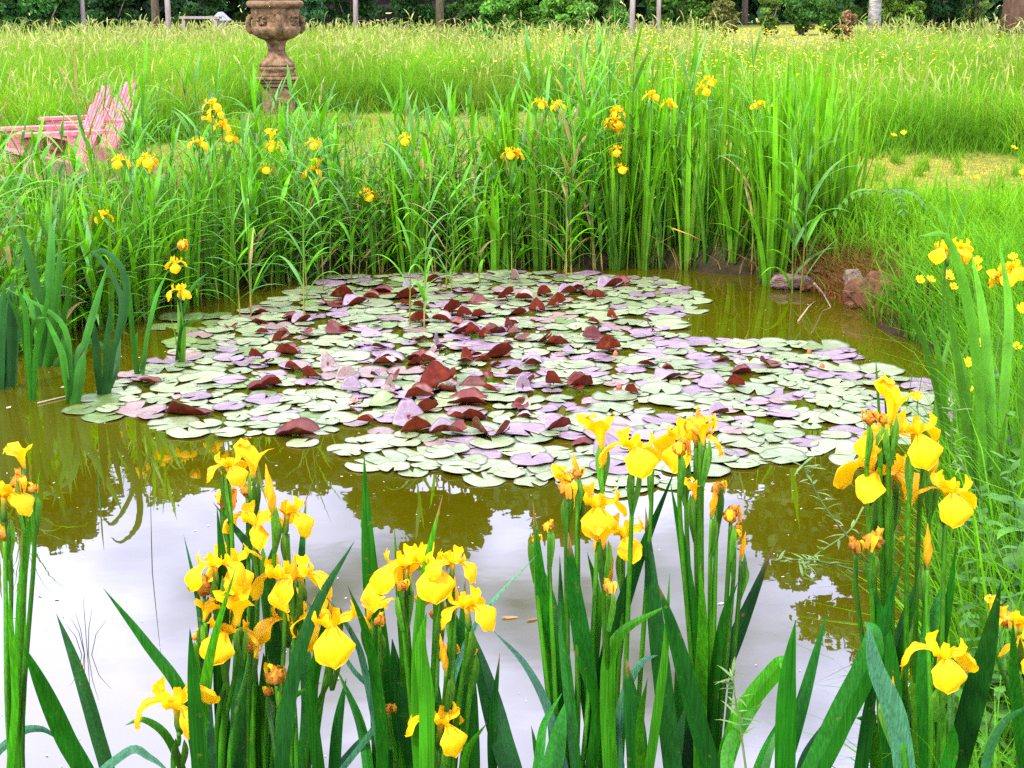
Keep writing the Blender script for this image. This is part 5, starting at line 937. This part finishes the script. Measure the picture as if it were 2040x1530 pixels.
# buttercups on the right bank
BC = [(1947, 520, 'pair'), (1946, 534, ''), (1889, 547, ''), (1891, 556, ''), (1832, 558, ''), (1853, 558, ''), (1898, 572, ''), (2018, 513, ''), (1951, 686, ''), (2024, 692, ''), (1927, 724, ''), (1927, 776, ''), (2037, 616, ''), (1827, 795, ''), (1945, 355, ''), (2036, 345, ''), (2020, 295, ''), (1780, 270, ''), (1800, 265, '')]
BL = ['upper buttercup of the close pair below the right bank iris', 'lower buttercup of the close pair below the right bank iris', 'buttercup left of the bent-tip blade clump, upper of two', 'buttercup left of the bent-tip blade clump, lower of two', 'leftmost buttercup hanging over the rusty bank', 'second buttercup from the left over the rusty bank', 'single buttercup under the two left of the blade clump', 'buttercup above the large right bank iris bloom', 'drooping buttercup halfway up the blade clump', 'big buttercup near the right edge by the blades', 'buttercup on a bent brown stalk beside the blades', 'lowest buttercup facing up beside the blade clump', 'buttercup at the right edge below the large iris bloom', 'fallen yellow buttercup over the far right lily pads', 'buttercup on the golden mown strip at right', 'buttercup by the right edge on the golden mown strip', 'highest buttercup at the right edge above the mown strip', 'left buttercup at the meadow foot above the mown strip', 'right buttercup at the meadow foot above the mown strip']
bflower = MB()
for k in range(5):
    a = k * 1.257; d = Vector((math.cos(a), math.sin(a), 0)); U = Vector((0, 0, 1)); strip(bflower, [d * .001, d * .009 + U * .003, d * .016 + U * .010], [.002, .008, .006], (.9, .62, .008), .3)
bflower.tube([(0, 0, 0), (0, 0, .005)], .004, 6, (.5, .4, .01)); bfm = bflower.mesh('flower', True); bfm.materials.append(M['petal'])
for (px, py, _), lab in zip(BC, BL):
    Y = 4.9 if py > 600 else 6.2 if py > 500 else 12.5 if py > 290 else 14.2
    c = at(px, py, Y); g = hz(c.x, Y); rt = empty('buttercup', (c.x + random.uniform(-.05, .05), Y, max(g, -.03))); tag(rt, lab, 'buttercup', 'buttercups on the right bank')
    mb = MB(); e = rel(rt, c); mb.tube(catmull([(0, 0, 0), e * .5 + Vector((.015, 0, .02)), e], 6), .0018, 5, (.07, .2, .02)); mb.build('stem', M['herb'], rt)
    f = link('flower', bfm, rt); f.location = e; f.rotation_euler = (random.uniform(.2, .9), random.uniform(-.4, .4), 0); f.scale = (1.15 if Y < 8 else 1.6,) * 3
# compound-leaved sapling on the bank
c = at(1745, 500, 9.3); rt = empty('ash_seedling', (c.x, 9.3, hz(c.x, 9.3))); tag(rt, 'seedling with paired leaflets overhanging the rusty bank', 'plant')
mb = MB(); mb.tube([(0, 0, 0), (0, 0, .18), (.01, -.02, .34)], [.006, .005, .003], 6, (.12, .16, .03)); mb.build('stem', M['herb'], rt, True)
for az, e0, ln in [(4.9, .5, .34), (3.3, .35, .34), (.2, .4, .32), (5.7, .6, .28), (2.5, .5, .25)]:
    mb = MB(); p = Vector((.01, -.02, .33)); e = e0
    for k in range(7):
        d = Vector((math.cos(az) * math.cos(e), math.sin(az) * math.cos(e), math.sin(e))); q = p + d * ln / 7; mb.tube([p, q], .0018, 4, (.16, .24, .03)); p = q; e -= .22
        if k > 0:
            for s in (-1, 1): bez_leaf(mb, p, az + s * 1.2, e * .4, .085 - .004 * k, .03, .5, (.09, .26, .015), (.13, .33, .02), 5)
    bez_leaf(mb, p, az, e, .08, .03, .4, (.09, .26, .015), (.13, .33, .02), 5); mb.build('compound_leaf', M['herb'], rt, True)
# fine sprawling water-edge weed (thin stems out over the pond at right)
def weed(lab, pl, Y):
    p0 = at(*pl[0], Y); rt = empty('sprawling_weed', (p0.x, p0.y, p0.z)); tag(rt, lab, 'weed', 'thin sprawling weeds over the water at right'); rr = random.Random(int(pl[-1][0] * 7 + pl[-1][1]))
    P = catmull([rel(rt, at(x, y, Y)) for x, y in pl], 14); mb = MB(); mb.tube(P, [.0024 - .0014 * i / 14 for i in range(15)], 5, (.14, .22, .05)); mb.build('stem', M['herb'], rt, True)
    for i in range(4, 15):
        for s in range(2):
            mb = MB(); bez_leaf(mb, P[i], rr.uniform(0, 6.3), rr.uniform(-.2, .8), rr.uniform(.02, .05), .007, .4, (.13, .24, .05), (.22, .32, .09), 4); mb.build('leaf', M['herb'], rt)
weed('curved weed stem rising left of the wide tattered bloom', [(1730, 1120), (1650, 1020), (1610, 950), (1600, 925)], 2.9); weed('weed stem lying level over dark water at right', [(1720, 1140), (1640, 1120), (1590, 1115), (1540, 1118)], 2.95); weed('weed stem slanting down past the withered bloom', [(1720, 1010), (1690, 1060), (1620, 1110), (1600, 1150)], 3.0); weed('weed spray hanging in front of the right bank blades', [(1960, 1000), (1920, 930), (1895, 880), (1905, 800)], 3.2); weed('feathery weed growing low between the folded iris leaves', [(1490, 1560), (1475, 1450), (1465, 1390), (1460, 1340)], 2.4)
# floating bits
deb = solid('dry_leaf_litter', (.40, .30, .16), (.62, .55, .42), 20, .8, .2)
n = 520; X = RNG.uniform(-2.4, 1.8, n); Yd = RNG.uniform(3.1, 8.8, n); k = (sdist(X, Yd) < -.05); X, Yd = X[k], Yd[k]; n = len(X); s = RNG.uniform(.002, .007, n) * (1 + (RNG.random(n) < .06) * 2); an = RNG.uniform(0, 6.3, n); Vs = []
for q, f in ((0, 1), (1.3, .6), (3.14, 1), (4.5, .5)): Vs.append(np.c_[X + s * f * np.cos(an + q), Yd + s * f * np.sin(an + q), np.full(n, .0016) + .001 * RNG.random(n)])
V = np.stack(Vs, 1).reshape(-1, 3); tag(link('floating_debris', np_mesh('floating_debris', V, np.arange(n * 4).reshape(-1, 4), np.zeros((0, 3), int), np.ones((n * 4, 3)), False), None, deb), kind='stuff')
def flat_leaf(px, py, l, lab, az):
    p = gnd(px, py); mb = MB(); bez_leaf(mb, (0, 0, .006), az, .05, l, l * .42, .25, (.30, .16, .06), (.42, .26, .12), 7); o = mb.build('dead_leaf', M['herb'], None, True); o.location = p; tag(o, lab, 'dead leaf')
flat_leaf(1000, 1232, .05, 'curled brown dead leaf floating on bright water', .1); flat_leaf(1050, 1238, .04, 'pale dead leaf floating right of the brown one', .5); flat_leaf(1660, 1050, .04, 'cream dead leaf floating by the sprawling weeds', .2)
def twig(pl, rad, lab, cat='twig', col=(.2, .15, .08), Y=None):
    pts = [gnd(x, y, z) for x, y, z in pl]; mb = MB(); mb.tube([p - pts[0] for p in pts], [rad, rad * .8, rad * .5][:len(pts)] if len(pts) <= 3 else rad, 6, col); o = mb.build('twig', M['herb'], None, True); o.location = pts[0]; tag(o, lab, cat)
twig([(1622, 565, .14), (1640, 585, .05), (1655, 612, .0)], .007, 'pale stick leaning from the rusty bank into the water', col=(.4, .33, .22)); twig([(1590, 640, .004), (1612, 610, .005), (1625, 600, .008)], .006, 'thin stick floating below the flat pale rock', col=(.34, .27, .12)); twig([(1340, 455, .30), (1375, 468, .26), (1400, 480, .22)], .004, 'broken orange reed piece caught in the far swords', col=(.6, .35, .06)); twig([(75, 803, .005), (128, 790, .006), (150, 788, .006)], .004, 'straw floating by the left leaf clump', col=(.5, .45, .25))
# rush tuft standing in the bright water at left
c = gnd(172, 1305); rt = empty('rush_tuft', c); tag(rt, 'thin bare rush stems rising from bright water at left', 'rush'); mb = MB()
for dx, dy, dz in [(-.01, 0, .12), (.0, .01, .16), (-.025, 0, .09), (.03, 0, .10), (.012, 0, .13), (-.018, .01, .10)]: mb = MB(); mb.tube([(dx * .3, dy, -.02), (dx, dy, dz * .6), (dx * 2, dy, dz)], [.0012, .001, .0004], 5, (.05, .07, .03)); mb.build('stem', M['herb'], rt)
c = gnd(303, 1140); rt = empty('thin_rush', c); tag(rt, 'single thin rush with kinked stem in bright water', 'rush'); mb = MB(); mb.tube([(0, 0, -.02), (.004, 0, .10), (.012, 0, .30)], [.0016, .0014, .0004], 5, (.05, .08, .03)); mb.build('stem', M['herb'], rt)
c = gnd(200, 1010); rt = empty('thin_rush', c); tag(rt, 'straight green rush spike in dark water at left', 'rush'); mb = MB(); mb.tube([(0, 0, -.02), (.0, 0, .10), (.002, 0, .16)], [.003, .0028, .0005], 5, (.06, .18, .02)); mb.build('stem', M['herb'], rt)

# ------------------------------------------------------------------ light
SUN_EL, SUN_AZ = R(52), R(215)       # azimuth clockwise from +Y
w = bpy.data.worlds.new('World'); S.world = w; w.use_nodes = True; nt = w.node_tree; nt.nodes.clear()
sky = N(nt, 'ShaderNodeTexSky', sky_type='NISHITA'); sky.sun_disc = False; sky.sun_elevation = SUN_EL; sky.sun_rotation = SUN_AZ; sky.air_density = 1; sky.dust_density = 2
tc = N(nt, 'ShaderNodeTexCoord'); mp = N(nt, 'ShaderNodeMapping'); mp.inputs['Scale'].default_value = (1, 1, 2.2); mp.inputs['Location'].default_value = (.35, .2, .1); L(nt, tc.outputs['Generated'], mp.inputs['Vector'])
cl = maprange(nt, noise(nt, mp.outputs[0], 3.1, 4, .5), .30, .50, 0, 1)
c2 = mixc(nt, maprange(nt, noise(nt, mp.outputs[0], 5, 4, .6), .3, .7, 0, 1), (21.0, 21.3, 33.5), (25.5, 25.4, 37.5))
c = mixc(nt, cl, sky.outputs[0], c2)
bg = N(nt, 'ShaderNodeBackground'); bg.inputs['Strength'].default_value = .10; L(nt, c, bg.inputs['Color']); o = N(nt, 'ShaderNodeOutputWorld'); L(nt, bg.outputs[0], o.inputs[0])
sl = bpy.data.lights.new('sun', 'SUN'); sl.energy = 3.4; sl.angle = R(7); sl.color = (1, .95, .86); so = bpy.data.objects.new('sun', sl); COL.objects.link(so)
d = Vector((math.sin(SUN_AZ) * math.cos(SUN_EL), math.cos(SUN_AZ) * math.cos(SUN_EL), math.sin(SUN_EL))); so.rotation_euler = d.to_track_quat('Z', 'Y').to_euler()
vs = S.view_settings; vs.view_transform = 'Standard'; vs.look = 'None'; vs.gamma = 1; vs.exposure = .65; vs.use_curve_mapping = False
S.cycles.max_bounces = 8; S.cycles.diffuse_bounces = 1; S.cycles.glossy_bounces = 3; S.cycles.transmission_bounces = 4; S.cycles.use_denoising = False; S.cycles.use_adaptive_sampling = False
S.cycles.caustics_reflective = False; S.cycles.caustics_refractive = False
